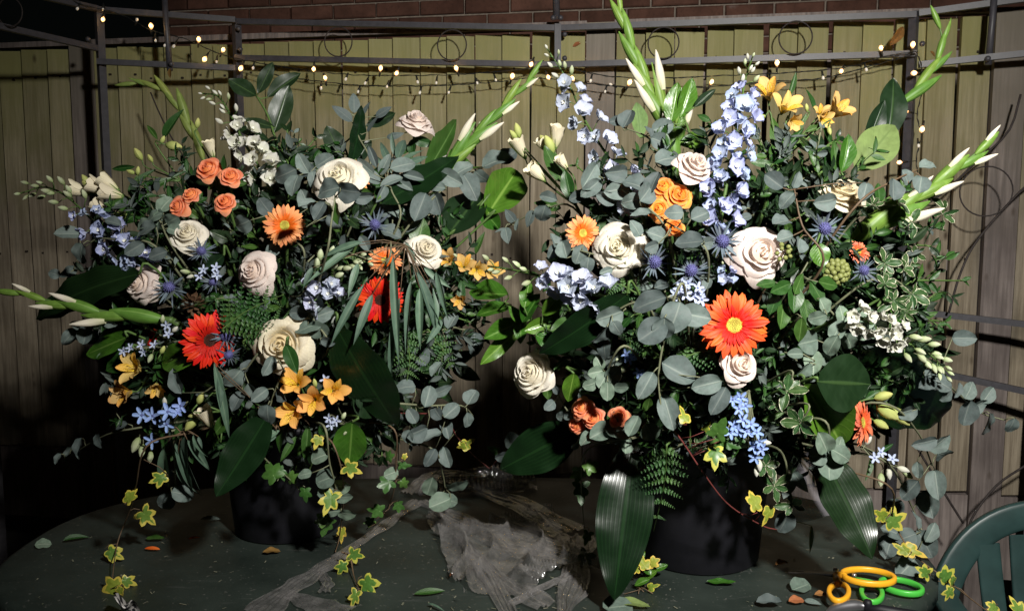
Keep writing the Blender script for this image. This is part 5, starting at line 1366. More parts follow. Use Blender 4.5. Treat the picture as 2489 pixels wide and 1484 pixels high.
# ================================================================ the right bouquet
rose('rose', 'cream white rose beside a peach gerbera', 'R', 1503, 600, 110, -.22, .15, 'white', -.02, 0, 'roses in the right bouquet')
rose('rose', 'large pale blush rose under the tall blue delphinium', 'R', 1848, 614, 122, .05, .15, 'blush', -.02, 0, 'roses in the right bouquet')
rose('rose', 'cream rose with loose petals high by the gazebo post', 'R', 2052, 465, 100, .1, .72, 'cream', .02, 1, 'roses in the right bouquet')
rose('rose', 'creamy white rose hanging out low by bright laurel', 'R', 1290, 905, 102, -.45, .2, 'white', -.04, 1, 'roses in the right bouquet')
rose('rose', 'small blush rose under the big orange gerbera', 'R', 1800, 886, 88, .2, .3, 'blush', -.06, 1, 'roses in the right bouquet')
rose('rose', 'open white rose above the amber spray roses', 'R', 1690, 400, 88, .35, .55, 'blush', -.03, 1, 'roses in the right bouquet')
for x, y, D, ax, ay, v, lab in ((1612, 455, 58, -.2, .4, 1, 'amber spray rose tucked behind its neighbour'), (1650, 474, 66, .1, .3, 0, 'amber spray rose, largest and best open of its cluster'),
        (1600, 508, 52, -.3, .1, 0, 'amber spray rose leftmost above a grey leaf'), (1640, 552, 50, .0, .2, 1, 'lowest amber spray rose of the cluster')):
    rose('spray_rose', lab, 'R', x, y, D, ax, ay, 'amber', -.01, v, 'amber spray roses in the right bouquet', leaves=2)
for x, y, D, ax, ay, v, lab in ((1412, 990, 52, -.5, .4, 0, 'coral spray rose low over the dark broad leaf'), (1440, 1015, 56, -.4, .3, 1, 'coral spray rose in the middle of the low trio'), (1398, 1032, 44, -.6, .0, 1, 'pale coral spray rose lowest of the trio'),
        (1502, 1010, 48, -.2, .4, 0, 'dusky coral spray rose beside grey green leaves')):
    rose('spray_rose', lab, 'R', x, y, D, ax, ay, 'coral', -.02, v, 'coral spray roses in the right bouquet', leaves=1)
gerbera('big orange red gerbera with a yellow centre facing straight out', 'R', 1782, 790, 172, .02, .06, 'orange', -.05)
gerbera('peach gerbera beside the cream white rose', 'R', 1415, 567, 94, .35, .05, 'peach', -.01)
gerbera('coral gerbera turned away under the big round leaf', 'R', 2092, 1026, 116, .74, .12, 'coral', -.01)
gerbera('dark orange gerbera hidden under the thick gladiolus', 'R', 2085, 612, 62, .2, .4, 'coral', .04)
alstroemeria('yellow alstroemeria crown above the tall blue delphinium', 'R', (1890, 400), [(1868, 228, 80, -.25, .6), (1908, 262, 78, .15, .45), (1925, 295, 50, .2, -.4), (2030, 272, 84, .5, .45), (2000, 290, 50, .3, -.2), (1995, 275, 44, -.1, .5)], 'y', .06, [(1850, 285, 24, 200), (1925, 250, 22, 80), (2015, 318, 22, 280), (1960, 262, 20, 100)],
             [(1925, 205, 60, 75), (1970, 240, 66, 100), (1885, 330, 110, 95), (1920, 350, 100, 50), (1975, 365, 90, -20), (1860, 370, 70, 130), (1990, 310, 70, 20), (1945, 300, 60, 60), (1890, 400, 90, 260), (2010, 330, 60, -60)])
lisianthus('cream lisianthus blooms with green buds beside the gap', 'R', (1400, 500), [(1262, 357, 62, 120), (1352, 330, 62, 85), (1303, 420, 60, 140), (1366, 395, 46, 130), (1318, 352, 42, 130)], [(1258, 318, 38, 105), (1248, 328, 28, 130), (1335, 352, 48, 115), (1325, 345, 40, 130)], .05, [(1345, 400, 110, 115), (1420, 490, 90, 150), (1380, 450, 80, 100), (1330, 500, 70, 170), (1480, 500, 110, 60), (1450, 530, 100, 100)])
lisianthus('yellow green lisianthus buds by the coral gerbera', 'R', (2070, 1000), [], [(2145, 962, 46, 15), (2155, 1000, 62, -35), (2185, 1010, 62, -45), (2140, 1030, 40, -30)], -.01, [(2120, 960, 50, 30)])
delphinium('pale blue delphinium leaning up at the gazebo post', 'R', [(1330, 120), (1360, 165), (1385, 210), (1420, 290), (1470, 370), (1530, 460), (1560, 520)], 'pale', 8, 22, 46, .05, 22, 32, tipkind='w')
delphinium('tall bright blue delphinium in the middle of the right bouquet', 'R', [(1828, 140), (1812, 190), (1798, 270), (1782, 360), (1765, 450), (1745, 570)], 'blue', 9, 30, 50, .0, 22, 37, tipkind='w')
delphinium('pale blue delphinium lying out across the gap', 'R', [(1075, 632), (1150, 642), (1240, 655), (1330, 675), (1400, 700), (1480, 725)], 'pale', 15, 14, 52, -.03, 26, 26)
delphinium('white delphinium drooping with green buds by the gazebo rail', 'R', [(2300, 915), (2270, 870), (2200, 830), (2140, 795), (2060, 760)], 'white', 17, 18, 40, -.05, 30, 27)
delphinium('short blue delphinium stub below the thistles', 'R', [(1755, 640), (1765, 665), (1775, 690)], 'blue', 1, 4, 40, .0, 18, 14)
tweedia('pale blue star flower cluster above the big orange gerbera', 'R', (1680, 740), [(1650, 700), (1672, 688), (1695, 700), (1665, 715), (1688, 722), (1705, 728), (1640, 715), (1660, 690), (1700, 712)], 'p', -.04, [(1635, 722, 28, 180), (1648, 745, 24, 250)], [], 40)
tweedia('blue star flowers cascading under the small blush rose', 'R', (1820, 950), [(1780, 970), (1800, 965), (1812, 985), (1795, 992), (1782, 1035), (1805, 1020), (1825, 1030), (1815, 1048), (1838, 1050), (1845, 1072), (1830, 1085), (1850, 1090), (1835, 1110), (1775, 1050), (1795, 1045)], 'b', -.06, [(1860, 1075, 28, 0), (1845, 1130, 30, 270), (1838, 1145, 26, 265)], [(1880, 1010, 60, 20), (1790, 1090, 60, 240)], 42)
tweedia('vivid blue star flower deep in the shade with white buds', 'R', (1540, 890), [(1520, 860), (1538, 862), (1530, 872), (1552, 905), (1560, 912)], 'b', .02, [(1485, 888, 26, 150), (1500, 880, 24, 100), (1490, 905, 26, 240), (1505, 915, 24, 260), (1510, 900, 24, 0)], [(1600, 880, 60, 10)], 34)
tweedia('fading pale star flowers by the glossy hanging blade', 'R', (2090, 1080), [(2168, 1115), (2125, 1112), (2140, 1098)], 'p', .0, [(2195, 1140, 30, -20), (2205, 1152, 30, -40), (2160, 1150, 30, 270), (2140, 1165, 34, 260), (2110, 1070, 26, 60)], [(2110, 1140, 60, 250), (2150, 1090, 50, 30)], 34)
for x, y, D, ax, ay, lab in ((1590, 637, 92, .2, .2, 'blue thistle right of the cream white rose'), (1680, 658, 92, -.1, .3, 'mauve thistle above the star flower cluster'), (1755, 587, 98, 0, .1, 'bright blue thistle at the foot of the delphinium'),
        (2003, 556, 92, 0, .05, 'star shaped blue thistle under the loose cream rose'), (2098, 657, 74, .1, .1, 'blue thistle beside the green berries')):
    eryngium(lab, 'R', x, y, D, ax, ay, -.02)
berries('dome of green ivy berries beside a thistle', 'R', 2040, 660, 27, 30, 7.5, -.01)
berries('few small green berries beside the large blush rose', 'R', 1908, 612, 18, 9, 6, -.06, 1.2)
gladiolus('tall gladiolus spike rising out of the picture top', 'R', [(1492, -60), (1508, 30), (1535, 110), (1570, 200), (1605, 270), (1640, 350)], 9, 140, (6, 7, 8), 1.74, sr=.006, fat=1.0)
gladiolus('gladiolus stem with white buds below laurel leaves', 'R', [(1648, 268), (1645, 340), (1640, 430)], 3, 140, (0, 1, 2), 1.66, sr=.007, fat=1.15)
gladiolus('thick gladiolus spike with white buds pointing past the post', 'R', [(2425, 330), (2330, 405), (2230, 475), (2140, 540), (2055, 595)], 7, 165, (0, 1, 2, 3, 4, 5), 1.52, sr=.007, fat=1.2)
gladiolus('thin gladiolus tip curving up over the gazebo post', 'R', [(2268, 34), (2288, 90), (2275, 150), (2235, 205), (2180, 260)], 6, 105, (), 1.80, sr=.003)
gladiolus('single white gladiolus bud on a pale stem', 'R', [(1980, 370), (1992, 420), (1995, 470)], 2, 84, (0, 1), 1.62)
branch('laurel_branch', 'bright laurel branch beside the gladiolus buds', 'R', [(1700, 430), (1680, 340), (1660, 280)],
       [(1638, 250, 100, 80, 'laurel', 1.0), (1668, 238, 104, 72, 'laurel', 1.0), (1712, 240, 70, 40, 'dark', .7), (1685, 345, 70, 15, 'laurel', 1.4), (1552, 292, 90, 95, 'olive', 1.0)], 'laurel', .05, stem_mat=M_STEM, sr=.003, jit=.25, tilt=0)
branch('laurel_branch', 'olive backed laurel leaves against the gazebo post', 'R', [(2060, 450), (2075, 415), (2090, 390)],
       [(2168, 262, 160, 80, 'dark', 1.0), (2128, 300, 120, 70, 'dark', .9), (2128, 358, 158, 48, 'olive', 1.15), (2055, 372, 96, 78, 'laurel', 1.0), (2030, 380, 80, 100, 'mid', .9)], 'laurel', .03, stem_mat=M_STEM, sr=.003, jit=.12, tilt=0)
branch('laurel_branch', 'bright glossy laurel branch reaching into the gap', 'R', [(1420, 830), (1330, 800), (1270, 760), (1225, 735)],
       [(1188, 714, 96, 178, 'laurel', 1.15), (1200, 754, 92, 190, 'laurel', .95), (1220, 802, 100, 205, 'laurel', .9), (1215, 842, 130, 222, 'laurel', .6), (1290, 748, 80, 60, 'laurel', 1.1), (1310, 790, 80, 20, 'laurel', 1.1), (1265, 800, 70, 270, 'laurel', .9), (1345, 735, 80, 50, 'laurel', 1.0), (1280, 715, 70, 80, 'laurel', 1.0), (1330, 830, 70, -30, 'laurel', 1.1), (1375, 790, 80, 20, 'mid', 1.3), (1255, 765, 60, 130, 'laurel', 1.0)], 'laurel', -.02, stem_mat=M_STEM, sr=.003, jit=.5)
BL('big round dark leaf with a pale midrib at the front', 'R', 1982, 926, 2116, 934, .92, 'dark', -.09, ny=.05, idx=0)
BL('long bright green leaf behind the big round leaf', 'R', 1950, 930, 2052, 1086, .52, 'laurel', -.05)
BL('huge glossy ribbed blade hanging to the table in front', 'R', 1540, 1060, 1492, 1458, .36, 'aspid', .08, nx=-.10, ny=.6, idx=1, tilt=-.10)
BL('glossy ribbed blade pointing down by the clear plastic', 'R', 1985, 1085, 2128, 1352, .44, 'aspid', .05, nx=.15, ny=.6, idx=1, tilt=-.10)
BL('dark arching blade over the low creamy rose', 'R', 1530, 712, 1305, 872, .28, 'aspid', -.04, nx=-.1, ny=-.4, tilt=.08)
BL('dark broad leaf in the shade above the table', 'R', 1405, 1040, 1208, 1145, .46, 'aspid', .06, tilt=.05)
BL('long dark blade behind the drooping white delphinium', 'R', 2085, 850, 2314, 1050, .34, 'aspid', .03, ny=-.3)
BL('dark green leaf below the variegated sprigs', 'R', 2130, 745, 2222, 780, .5, 'laurel', .02, ny=.4)
BL('dark glossy leaf below the star shaped thistle', 'R', 1985, 590, 2000, 650, .8, 'laurel', -.01)
BL('green leaf hanging beside the low creamy rose', 'R', 1395, 905, 1380, 975, .5, 'laurel', .0)
F = lambda label, path, lv, kind='euc', off=-.02, **k: branch('eucalyptus_branch', label + ' in the ' + RB, 'R', path, lv, kind, off, 'eucalyptus', 'eucalyptus branches in the right bouquet', **k)
F('large silver eucalyptus hanging down the front', [(1660, 690), (1630, 750), (1610, 840), (1600, 920), (1608, 1010)], [(1574, 738, 92, 200), (1580, 808, 92, 215), (1640, 772, 82, 250), (1692, 768, 88, -10), (1567, 940, 84, 240), (1650, 905, 98, -30), (1712, 935, 84, 195), (1745, 975, 80, 240), (1625, 1005, 94, -75), (1612, 800, 60, 270)], off=-.09, jit=.3)
F('grey eucalyptus leaves below the arching blade', [(1570, 740), (1500, 755), (1455, 820)], [(1480, 768, 72, 200), (1455, 815, 58, 230), (1468, 852, 66, 265), (1500, 800, 46, 300)], off=-.05)
F('pale green coin eucalyptus beside the low creamy rose', [(1520, 840), (1480, 890), (1472, 960)], [(1445, 905, 44, 190), (1465, 925, 48, 240), (1490, 908, 48, 40), (1476, 952, 52, 270), (1432, 935, 42, 200), (1510, 940, 40, 0), (1455, 880, 40, 120)], 'eucp', off=-.04)
F('broad grey eucalyptus under the pale blue delphinium', [(1620, 560), (1540, 480), (1450, 425)], [(1432, 430, 80, 60), (1498, 418, 66, 10), (1435, 458, 64, 220), (1545, 450, 60, -20), (1590, 440, 64, 70), (1530, 490, 54, 200), (1500, 462, 64, 190), (1562, 505, 60, 10), (1470, 480, 60, 160), (1570, 470, 56, 50), (1400, 480, 50, 200)])
F('grey leaves around the amber spray roses', [(1720, 620), (1670, 570), (1620, 540)], [(1556, 522, 50, 190), (1637, 517, 48, 180), (1700, 525, 50, 20), (1674, 590, 66, 185), (1590, 570, 54, 160), (1720, 590, 46, 10), (1580, 600, 44, 200), (1545, 555, 44, 120)], off=-.06)
F('small silver pairs below the peach gerbera', [(1520, 640), (1450, 620), (1395, 605)], [(1347, 586, 48, 110), (1341, 612, 42, 250), (1372, 606, 46, 100), (1407, 618, 54, 250), (1427, 646, 44, 260), (1470, 660, 40, 200)], off=-.03)
F('grey butterfly leaves against the fence beside the gladiolus', [(1620, 420), (1580, 340), (1515, 310)], [(1500, 295, 46, 180), (1526, 290, 56, 60), (1610, 310, 62, 20), (1620, 386, 66, 20), (1605, 345, 54, 340), (1575, 320, 40, 120)], off=.03)
F('round silver leaves left of the loose cream rose', [(2000, 640), (1950, 550), (1930, 460)], [(1936, 435, 46, 70), (1910, 490, 52, 230), (2002, 490, 62, 190), (2100, 470, 58, 250), (1878, 440, 58, 140), (1895, 540, 52, 190), (1905, 580, 44, 200), (1940, 600, 46, 250)], off=-.05, stem_mat=M_STEMB)
F('grey leaves around the thick gladiolus', [(2080, 500), (2170, 440), (2230, 412)], [(2256, 405, 56, 10), (2170, 465, 64, 260), (2235, 455, 58, 250), (2200, 430, 40, 120)], off=-.10, stem_mat=M_STEMB)
F('pale green juvenile eucalyptus under the berries', [(1980, 740), (2040, 800), (1990, 900)], [(2090, 775, 74, 180), (2130, 795, 58, -20), (2000, 745, 48, 300), (1985, 772, 44, 200), (2020, 842, 62, 250), (2036, 800, 58, 60), (2062, 830, 52, -60), (1960, 832, 62, 190), (1975, 882, 62, 260), (2010, 872, 48, -40), (1950, 900, 52, 230), (2045, 760, 50, 100), (2100, 810, 46, 240), (1930, 860, 44, 180)], 'eucp', off=-.03)
F('silver eucalyptus trailing far past the gazebo rail', [(2220, 860), (2310, 940), (2380, 1000), (2440, 1020)], [(2358, 945, 54, 60), (2250, 932, 58, 200), (2270, 905, 46, 20), (2325, 950, 46, 240), (2372, 985, 62, 30), (2348, 1002, 66, 260), (2396, 1032, 62, 270), (2456, 1037, 48, 260), (2300, 962, 44, 220), (2346, 822, 54, 0), (2285, 930, 50, 330), (2400, 960, 50, 50)], off=-.01)
F('grey round leaves hanging beside the chair', [(2150, 980), (2230, 1050), (2265, 1130)], [(2245, 1075, 66, 195), (2282, 1075, 58, 40), (2298, 1106, 62, -20), (2276, 1182, 76, 265), (2210, 1190, 62, 240), (2200, 1000, 52, 200), (2230, 1140, 44, 280)], off=-.03)
F('drooping grey leaves behind the glossy pointed blade', [(2150, 1120), (2215, 1230), (2245, 1300)], [(2248, 1322, 80, -60), (2262, 1290, 58, 60), (2200, 1305, 54, 200), (2258, 1225, 62, 270), (2158, 1332, 62, 240), (2165, 1290, 54, 160), (2200, 1382, 66, 220), (2225, 1260, 44, 90), (2175, 1240, 56, 260)], off=.0)
F('three large green discs above the glossy pointed blade', [(2000, 1020), (2015, 1080), (2020, 1110)], [(1998, 1070, 66, 120), (2046, 1106, 68, -30), (2015, 1132, 68, 260), (1985, 1108, 54, 180), (2040, 1080, 50, 60)], 'eucp', off=-.10, jit=.2)
F('grey green leaves beneath the low coral trio', [(1560, 1060), (1480, 1070), (1420, 1078)], [(1460, 1050, 64, 200), (1500, 1052, 64, -20), (1540, 1035, 56, 60), (1428, 1062, 54, 220), (1580, 1050, 54, 300), (1520, 1085, 44, 260)], 'eucp', off=-.04)
F('slim pale leaves floating in the gap', [(1400, 510), (1320, 510), (1240, 545)], [(1240, 525, 42, 130, 'eucl', 1.4), (1287, 532, 44, 250, 'eucl', 1.4), (1231, 572, 42, 280, 'eucl', 1.4), (1255, 545, 32, 80, 'eucl'), (1330, 480, 52, 160), (1318, 520, 44, 250), (1215, 560, 30, 200, 'eucl')], off=.03)
F('small leaves left of the low coral trio', [(1420, 1060), (1380, 1000), (1350, 950)], [(1335, 986, 32, 220), (1362, 1012, 34, 200), (1386, 1010, 34, 20), (1350, 946, 26, 120), (1400, 1080, 30, 30)], off=.0)
F('teal leaves low in the shade of the gap', [(1330, 1040), (1270, 1070), (1225, 1100)], [(1240, 1066, 48, 100), (1220, 1108, 48, 200), (1265, 1110, 40, 300)], off=.08)
F('grey leaves tucked above the star flower cluster', [(1620, 720), (1600, 690), (1560, 670)], [(1562, 690, 50, 200), (1610, 692, 48, 20), (1500, 690, 44, 200), (1720, 690, 40, 60)], off=.01)
F('dim grey leaves below the clear plastic', [(1900, 1100), (1915, 1200), (1900, 1270)], [(1915, 1180, 60, 240, 'eucl', 1.4), (1905, 1270, 66, 250), (1945, 1170, 54, 300, 'eucl', 1.3), (1970, 1310, 70, 268, 'willow', 1.0)], off=-.02)
fern('fern frond hanging in front of the lit bucket', 'R', [(1620, 1080), (1615, 1170), (1588, 1290)], 78, 10, -.02)
fern('fern frond above the small blush rose', 'R', [(1640, 880), (1700, 855), (1770, 850)], 64, 9, -.03)
fern('fern frond under the pale lying delphinium', 'R', [(1560, 720), (1500, 690), (1450, 700)], 50, 8, .0)
fern('fern frond behind the silver hanging eucalyptus', 'R', [(1540, 800), (1530, 850), (1545, 900)], 50, 8, .03)
# variegated pittosporum
def pitt(label, a, whorls, path, off=-.02):
    P = [W(x, y, dep(a, x, y, off + .01)) for x, y in path]
    o = thing('pittosporum_sprig', label, 'pittosporum', P[0], 'variegated sprigs in the right bouquet')
    stem_tube(o, [ARR[a]['hub'], P[0].lerp(ARR[a]['hub'], .4)] + P, .0024, .0014, M_STEMG, seg=20)
    for x, y, r, n in whorls:
        d = dep(a, x, y, off); c = W(x, y, d); ax = cax(ru(-.65, .65), ru(-.4, .6)); q0 = ru(0, 6)
        M = frame_z(c, ax, 1, q0).to_3x3()
        for k in range(n):
            q = k * 2 * math.pi / n
            dv = (M @ Vector((math.cos(q + ru(-.3, .3)), math.sin(q), ru(-.3, .9)))).normalized()
            put_leaf('pitt', o, c, dv, ax + Rv * ru(-.7, .7) + Uv * ru(-.5, .5), r * mpp(d) * ru(.6, 1.05), ru(.7, 1.1))
        near = min(P, key=lambda p: (p - c).length)
        add(MB().tube([near, c], .0012, 4).mesh('twig', M_STEMG), 'twig', o)
pitt('white edged rosette in front of the big round leaf', 'R', [(1945, 1028, 52, 9), (1985, 1060, 30, 5)], [(1960, 980), (1945, 1030)], -.09)
pitt('white edged sprig above the rosette', 'R', [(1912, 950, 52, 8), (1885, 985, 34, 5)], [(1920, 900), (1912, 952)], -.06)
pitt('white edged sprigs spilling below the thick gladiolus', 'R', [(2150, 640, 44, 7), (2195, 652, 40, 7), (2215, 715, 46, 7), (2170, 730, 46, 7), (2150, 690, 40, 6), (2200, 760, 44, 7), (2160, 770, 36, 6), (2225, 615, 36, 5)], [(2080, 700), (2140, 680), (2190, 690), (2200, 750)], .0)
pitt('white edged sprig dangling loose against the fence', 'R', [(2290, 520, 46, 5), (2260, 480, 40, 5), (2215, 540, 40, 5), (2180, 490, 42, 6), (2120, 500, 36, 6)], [(2090, 520), (2180, 500), (2285, 500)], .03)
pitt('white edged leaves beside the hanging blue stars', 'R', [(1880, 1180, 56, 6), (1925, 1225, 50, 5), (1860, 1130, 40, 5), (1695, 1090, 46, 4), (1720, 1050, 36, 5)], [(1800, 1050), (1860, 1140), (1900, 1200)], -.02)
# ivy in the right bouquet
I('red stemmed ivy trail across the lit bucket', 'R', [(1620, 1020), (1660, 1075), (1710, 1150), (1770, 1225), (1850, 1275), (1888, 1286)], [(1832, 1212, 62, 100, 'ivyy'), (1866, 1252, 54, 250, 'ivyy'), (1738, 1110, 64, 260), (1745, 1080, 50, 30, 'ivy'), (1660, 1000, 60, 100, 'ivyy'), (1720, 1035, 36, 60, 'ivyy'), (1780, 1080, 56, -20, 'ivy'), (1750, 1040, 60, 70, 'ivy'), (1800, 1060, 46, -60, 'ivy')], off=-.07, stem_mat=M_STEMR)
I('green ivy leaves in the dark beside the huge glossy blade', 'R', [(1430, 1090), (1412, 1160), (1420, 1290)], [(1412, 1202, 66, 270, 'ivy'), (1400, 1150, 52, 200, 'ivy'), (1425, 1310, 44, 250, 'ivy'), (1440, 1130, 50, 30, 'ivy'), (1420, 1360, 50, 240, 'ivy')], off=.0)
I('yellow edged ivy trail hanging over the chair', 'R', [(2160, 1180), (2170, 1260), (2215, 1340), (2290, 1400), (2380, 1470), (2450, 1520)], [(2178, 1262, 70, 20), (2140, 1250, 44, 150, 'ivyy'), (2225, 1340, 58, -20, 'ivyy'), (2190, 1332, 40, 150, 'ivyy'), (2240, 1385, 56, 150), (2308, 1395, 66, 30), (2320, 1420, 54, -60), (2305, 1448, 56, 250), (2465, 1462, 70, 110), (2410, 1480, 50, 200)], off=-.10, stem_mat=M_STEMB)
I('dark mature ivy leaves beside the big orange gerbera', 'R', [(1960, 640), (1930, 700), (1920, 780)], [(1930, 725, 74, 260, 'mid', 1.3), (1960, 760, 70, 280, 'mid', 1.2), (1895, 700, 66, 200, 'mid', 1.2), (1985, 710, 70, 300, 'mid', 1.3), (1900, 770, 66, 250, 'mid', 1.2), (1940, 690, 60, 60, 'mid', 1.2), (1880, 740, 60, 240, 'mid', 1.2), (2010, 690, 60, 350, 'mid', 1.2), (1945, 800, 60, 270, 'mid', 1.2), (1860, 690, 56, 190, 'mid', 1.1), (1990, 745, 58, 330, 'mid', 1.1)], off=-.02)

# ================================================================ sprigs tucked between the blooms
def free_spot(a, x, y, r):
    return all(math.hypot(x - fx, y - fy) > fd * .5 + r for fa, fx, fy, fd in FLOWERS if fa == a)
for a, (cx, cy, rx, ry), side in (('L', (680, 740, 450, 380), LB), ('R', (1800, 720, 470, 400), RB)):
    kinds = [('ruscus_sprig', 'mid', 46, 'small green leafy sprig tucked among the blooms of the ' + side, 'green filler sprigs in the ' + side, M_STEM),
             ('eucalyptus_sprig', 'eucs', 34, 'small grey eucalyptus sprig tucked among the blooms of the ' + side, 'grey filler sprigs in the ' + side, M_STEMG),
             ('dark_leaf_sprig', 'dark', 56, 'dark evergreen sprig tucked among the blooms of the ' + side, 'dark filler sprigs in the ' + side, M_STEM)]
    made, tries = 0, 0
    while made < 70 and tries < 3000:
        tries += 1
        q, r = ru(0, 6.283), math.sqrt(rnd())
        x, y = cx + rx * r * math.cos(q), cy + ry * r * math.sin(q)
        if not free_spot(a, x, y, 16): continue
        nm, kd, sz, lab, grp, sm_ = kinds[(0, 2, 1, 0, 2)[made % 5]]
        ang = math.degrees(math.atan2(-(y - cy), x - cx)) + ru(-50, 50)
        ln = ru(50, 90)
        x2, y2 = x + math.cos(math.radians(ang)) * ln, y - math.sin(math.radians(ang)) * ln
        sprig(nm, lab, a, [(x - (x2 - x) * .3, y - (y2 - y) * .3), (x, y), (x2, y2)], 3, sz * ru(.85, 1.2), kd, ru(.035, .075), cat='foliage', group=grp, stem_mat=sm_, hub=False)
        made += 1

# dense foliage inside each bouquet, its shade put into the leaf colour (nobody could count it)
def filler(a, cx, cy, rx, ry, n, label, d_in=.06):
    mb = MB()
    D0 = ARR[a]['d0']; m = mpp(D0 - .05)
    for i in range(n):
        while True:
            p = (ru(-1, 1), ru(-1, 1), ru(-1, 1))
            if p[0] ** 2 + p[1] ** 2 + p[2] ** 2 <= 1: break
        c = W(cx + p[0] * rx, cy + p[1] * ry, D0 + .0 + p[2] * .15)
        if c.z < TABLE_Z + .16: continue
        ln = ru(.045, .085); w = ln * ru(.28, .5)
        out = (Rv * p[0] - Uv * p[1] + Bv * -p[2]); out = out.normalized() if out.length > .1 else Uv
        dv = (out + Vector((ru(-1, 1), ru(-1, 1), ru(-1, 1))) * .9).normalized()
        nr = (Bv + Vector((ru(-1, 1), ru(-1, 1), ru(-1, 1))) * .9 + Uv * .4).normalized()
        M = frame(c, dv, nr, w, ln, ln)
        f = ru(.1, .4); b = ru(-.1, .35)
        mb.surf(lambda u, v: ((2 * u - 1) * .5 * oval(min(1, v + .01), .9, .75), v, f * abs(2 * u - 1) * .3 - b * v * v), 2, 5, 0, M)
    for i in range(60):
        q = ru(0, 6.28); r = ru(.3, 1)
        p = W(cx + rx * r * math.cos(q), cy + ry * r * math.sin(q), D0 + ru(-.1, .1)); h = ARR[a]['hub']
        if p.z < TABLE_Z + .2: continue
        mb.tube(catmull([h + Vector((ru(-.08, .08), ru(-.08, .08), 0)), h.lerp(p, .5) + Vector((0, 0, .03)), p], 8), .0022, 5, 0)
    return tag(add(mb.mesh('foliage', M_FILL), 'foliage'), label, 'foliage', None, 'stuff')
filler('L', 690, 770, 440, 340, 1500, 'dense leaves packed inside the left bouquet, coloured dark for shade')
filler('R', 1800, 770, 440, 350, 1500, 'dense leaves packed inside the right bouquet, coloured dark for shade')

# fine small foliage showing between the blooms
def fine_filler(a, cx, cy, rx, ry, n, label):
    mb = MB()
    k = 0
    while k < n:
        q, r = ru(0, 6.283), rnd() ** .6
        x, y = cx + rx * r * math.cos(q), cy + ry * r * math.sin(q)
        if y > 1120: k += 1; continue
        d = dep(a, x, y, ru(.02, .10)); m = mpp(d)
        ang = math.degrees(math.atan2(-(y - cy), x - cx)) + ru(-70, 70)
        L0 = ru(30, 70)
        p0, p1 = W(x, y, d), W(x + math.cos(math.radians(ang)) * L0, y - math.sin(math.radians(ang)) * L0, d - ru(-.01, .03))
        pm_ = p0.lerp(p1, .5) + Uv * ru(-.004, .006)
        mi = random.choice((0, 0, 1, 2))
        mb.tube([p0, pm_, p1], .0008, 3, 0, cap=False)
        for j in range(random.randint(3, 7)):
            t = .15 + .85 * rnd(); c = p0.lerp(p1, t)
            dv = (cdir(ang + random.choice((-1, 1)) * ru(25, 80), ru(-30, 40)))
            ln = ru(.012, .030); w = ln * ru(.18, .5)
            M = frame(c, dv, jn(.9), w, ln, ln); f = ru(.1, .5); b = ru(-.1, .4)
            mb.surf(lambda u, v: ((2 * u - 1) * .5 * oval(min(1, v + .01), .9, .8), v, f * abs(2 * u - 1) * .3 - b * v * v), 2, 4, mi, M)
        k += 1
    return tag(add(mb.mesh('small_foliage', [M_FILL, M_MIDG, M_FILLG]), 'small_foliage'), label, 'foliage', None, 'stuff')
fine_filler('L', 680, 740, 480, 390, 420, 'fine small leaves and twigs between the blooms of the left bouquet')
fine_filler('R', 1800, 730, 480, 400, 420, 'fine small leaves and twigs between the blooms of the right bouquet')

# ================================================================ things on the table
def mat_film():
    m, nt, bs = newmat('clear_plastic_film')
    tc = N(nt, 'ShaderNodeTexCoord'); out = nt.nodes['Material Output']
    n1 = noise(nt, tc.outputs['Object'], 26.0, 4.0, 0.6); n2 = noise(nt, tc.outputs['Object'], 90.0, 3.0)
    bs.inputs['Base Color'].default_value = (0.34, 0.325, 0.32, 1); bs.inputs['Roughness'].default_value = 0.11; bs.inputs['Specular IOR Level'].default_value = 1.0
    bump(nt, bs, math_n(nt, 'ADD', n1, math_n(nt, 'MULTIPLY', n2, .5)), 0.45, 0.008)
    tr = N(nt, 'ShaderNodeBsdfTransparent'); tr.inputs[0].default_value = (.96, .96, .96, 1)
    lw = N(nt, 'ShaderNodeLayerWeight'); lw.inputs[0].default_value = .35
    mx = N(nt, 'ShaderNodeMixShader')
    fac = math_n(nt, 'ADD', maprange(nt, n1, .38, .72, .10, .40), math_n(nt, 'MULTIPLY', lw.outputs['Facing'], .16), clamp=True)
    L(nt, fac, mx.inputs[0]); L(nt, tr.outputs[0], mx.inputs[1]); L(nt, bs.outputs[0], mx.inputs[2])
    gs = N(nt, 'ShaderNodeBsdfGlossy'); gs.inputs['Roughness'].default_value = .16; gs.inputs[0].default_value = (.8, .8, .8, 1); L(nt, bs.inputs['Normal'].links[0].from_socket, gs.inputs['Normal'])
    m2 = N(nt, 'ShaderNodeMixShader'); m2.inputs[0].default_value = .20; L(nt, mx.outputs[0], m2.inputs[1]); L(nt, gs.outputs[0], m2.inputs[2]); L(nt, m2.outputs[0], out.inputs[0])
    return m
M_FILM = mat_film()
from mathutils import noise as mn
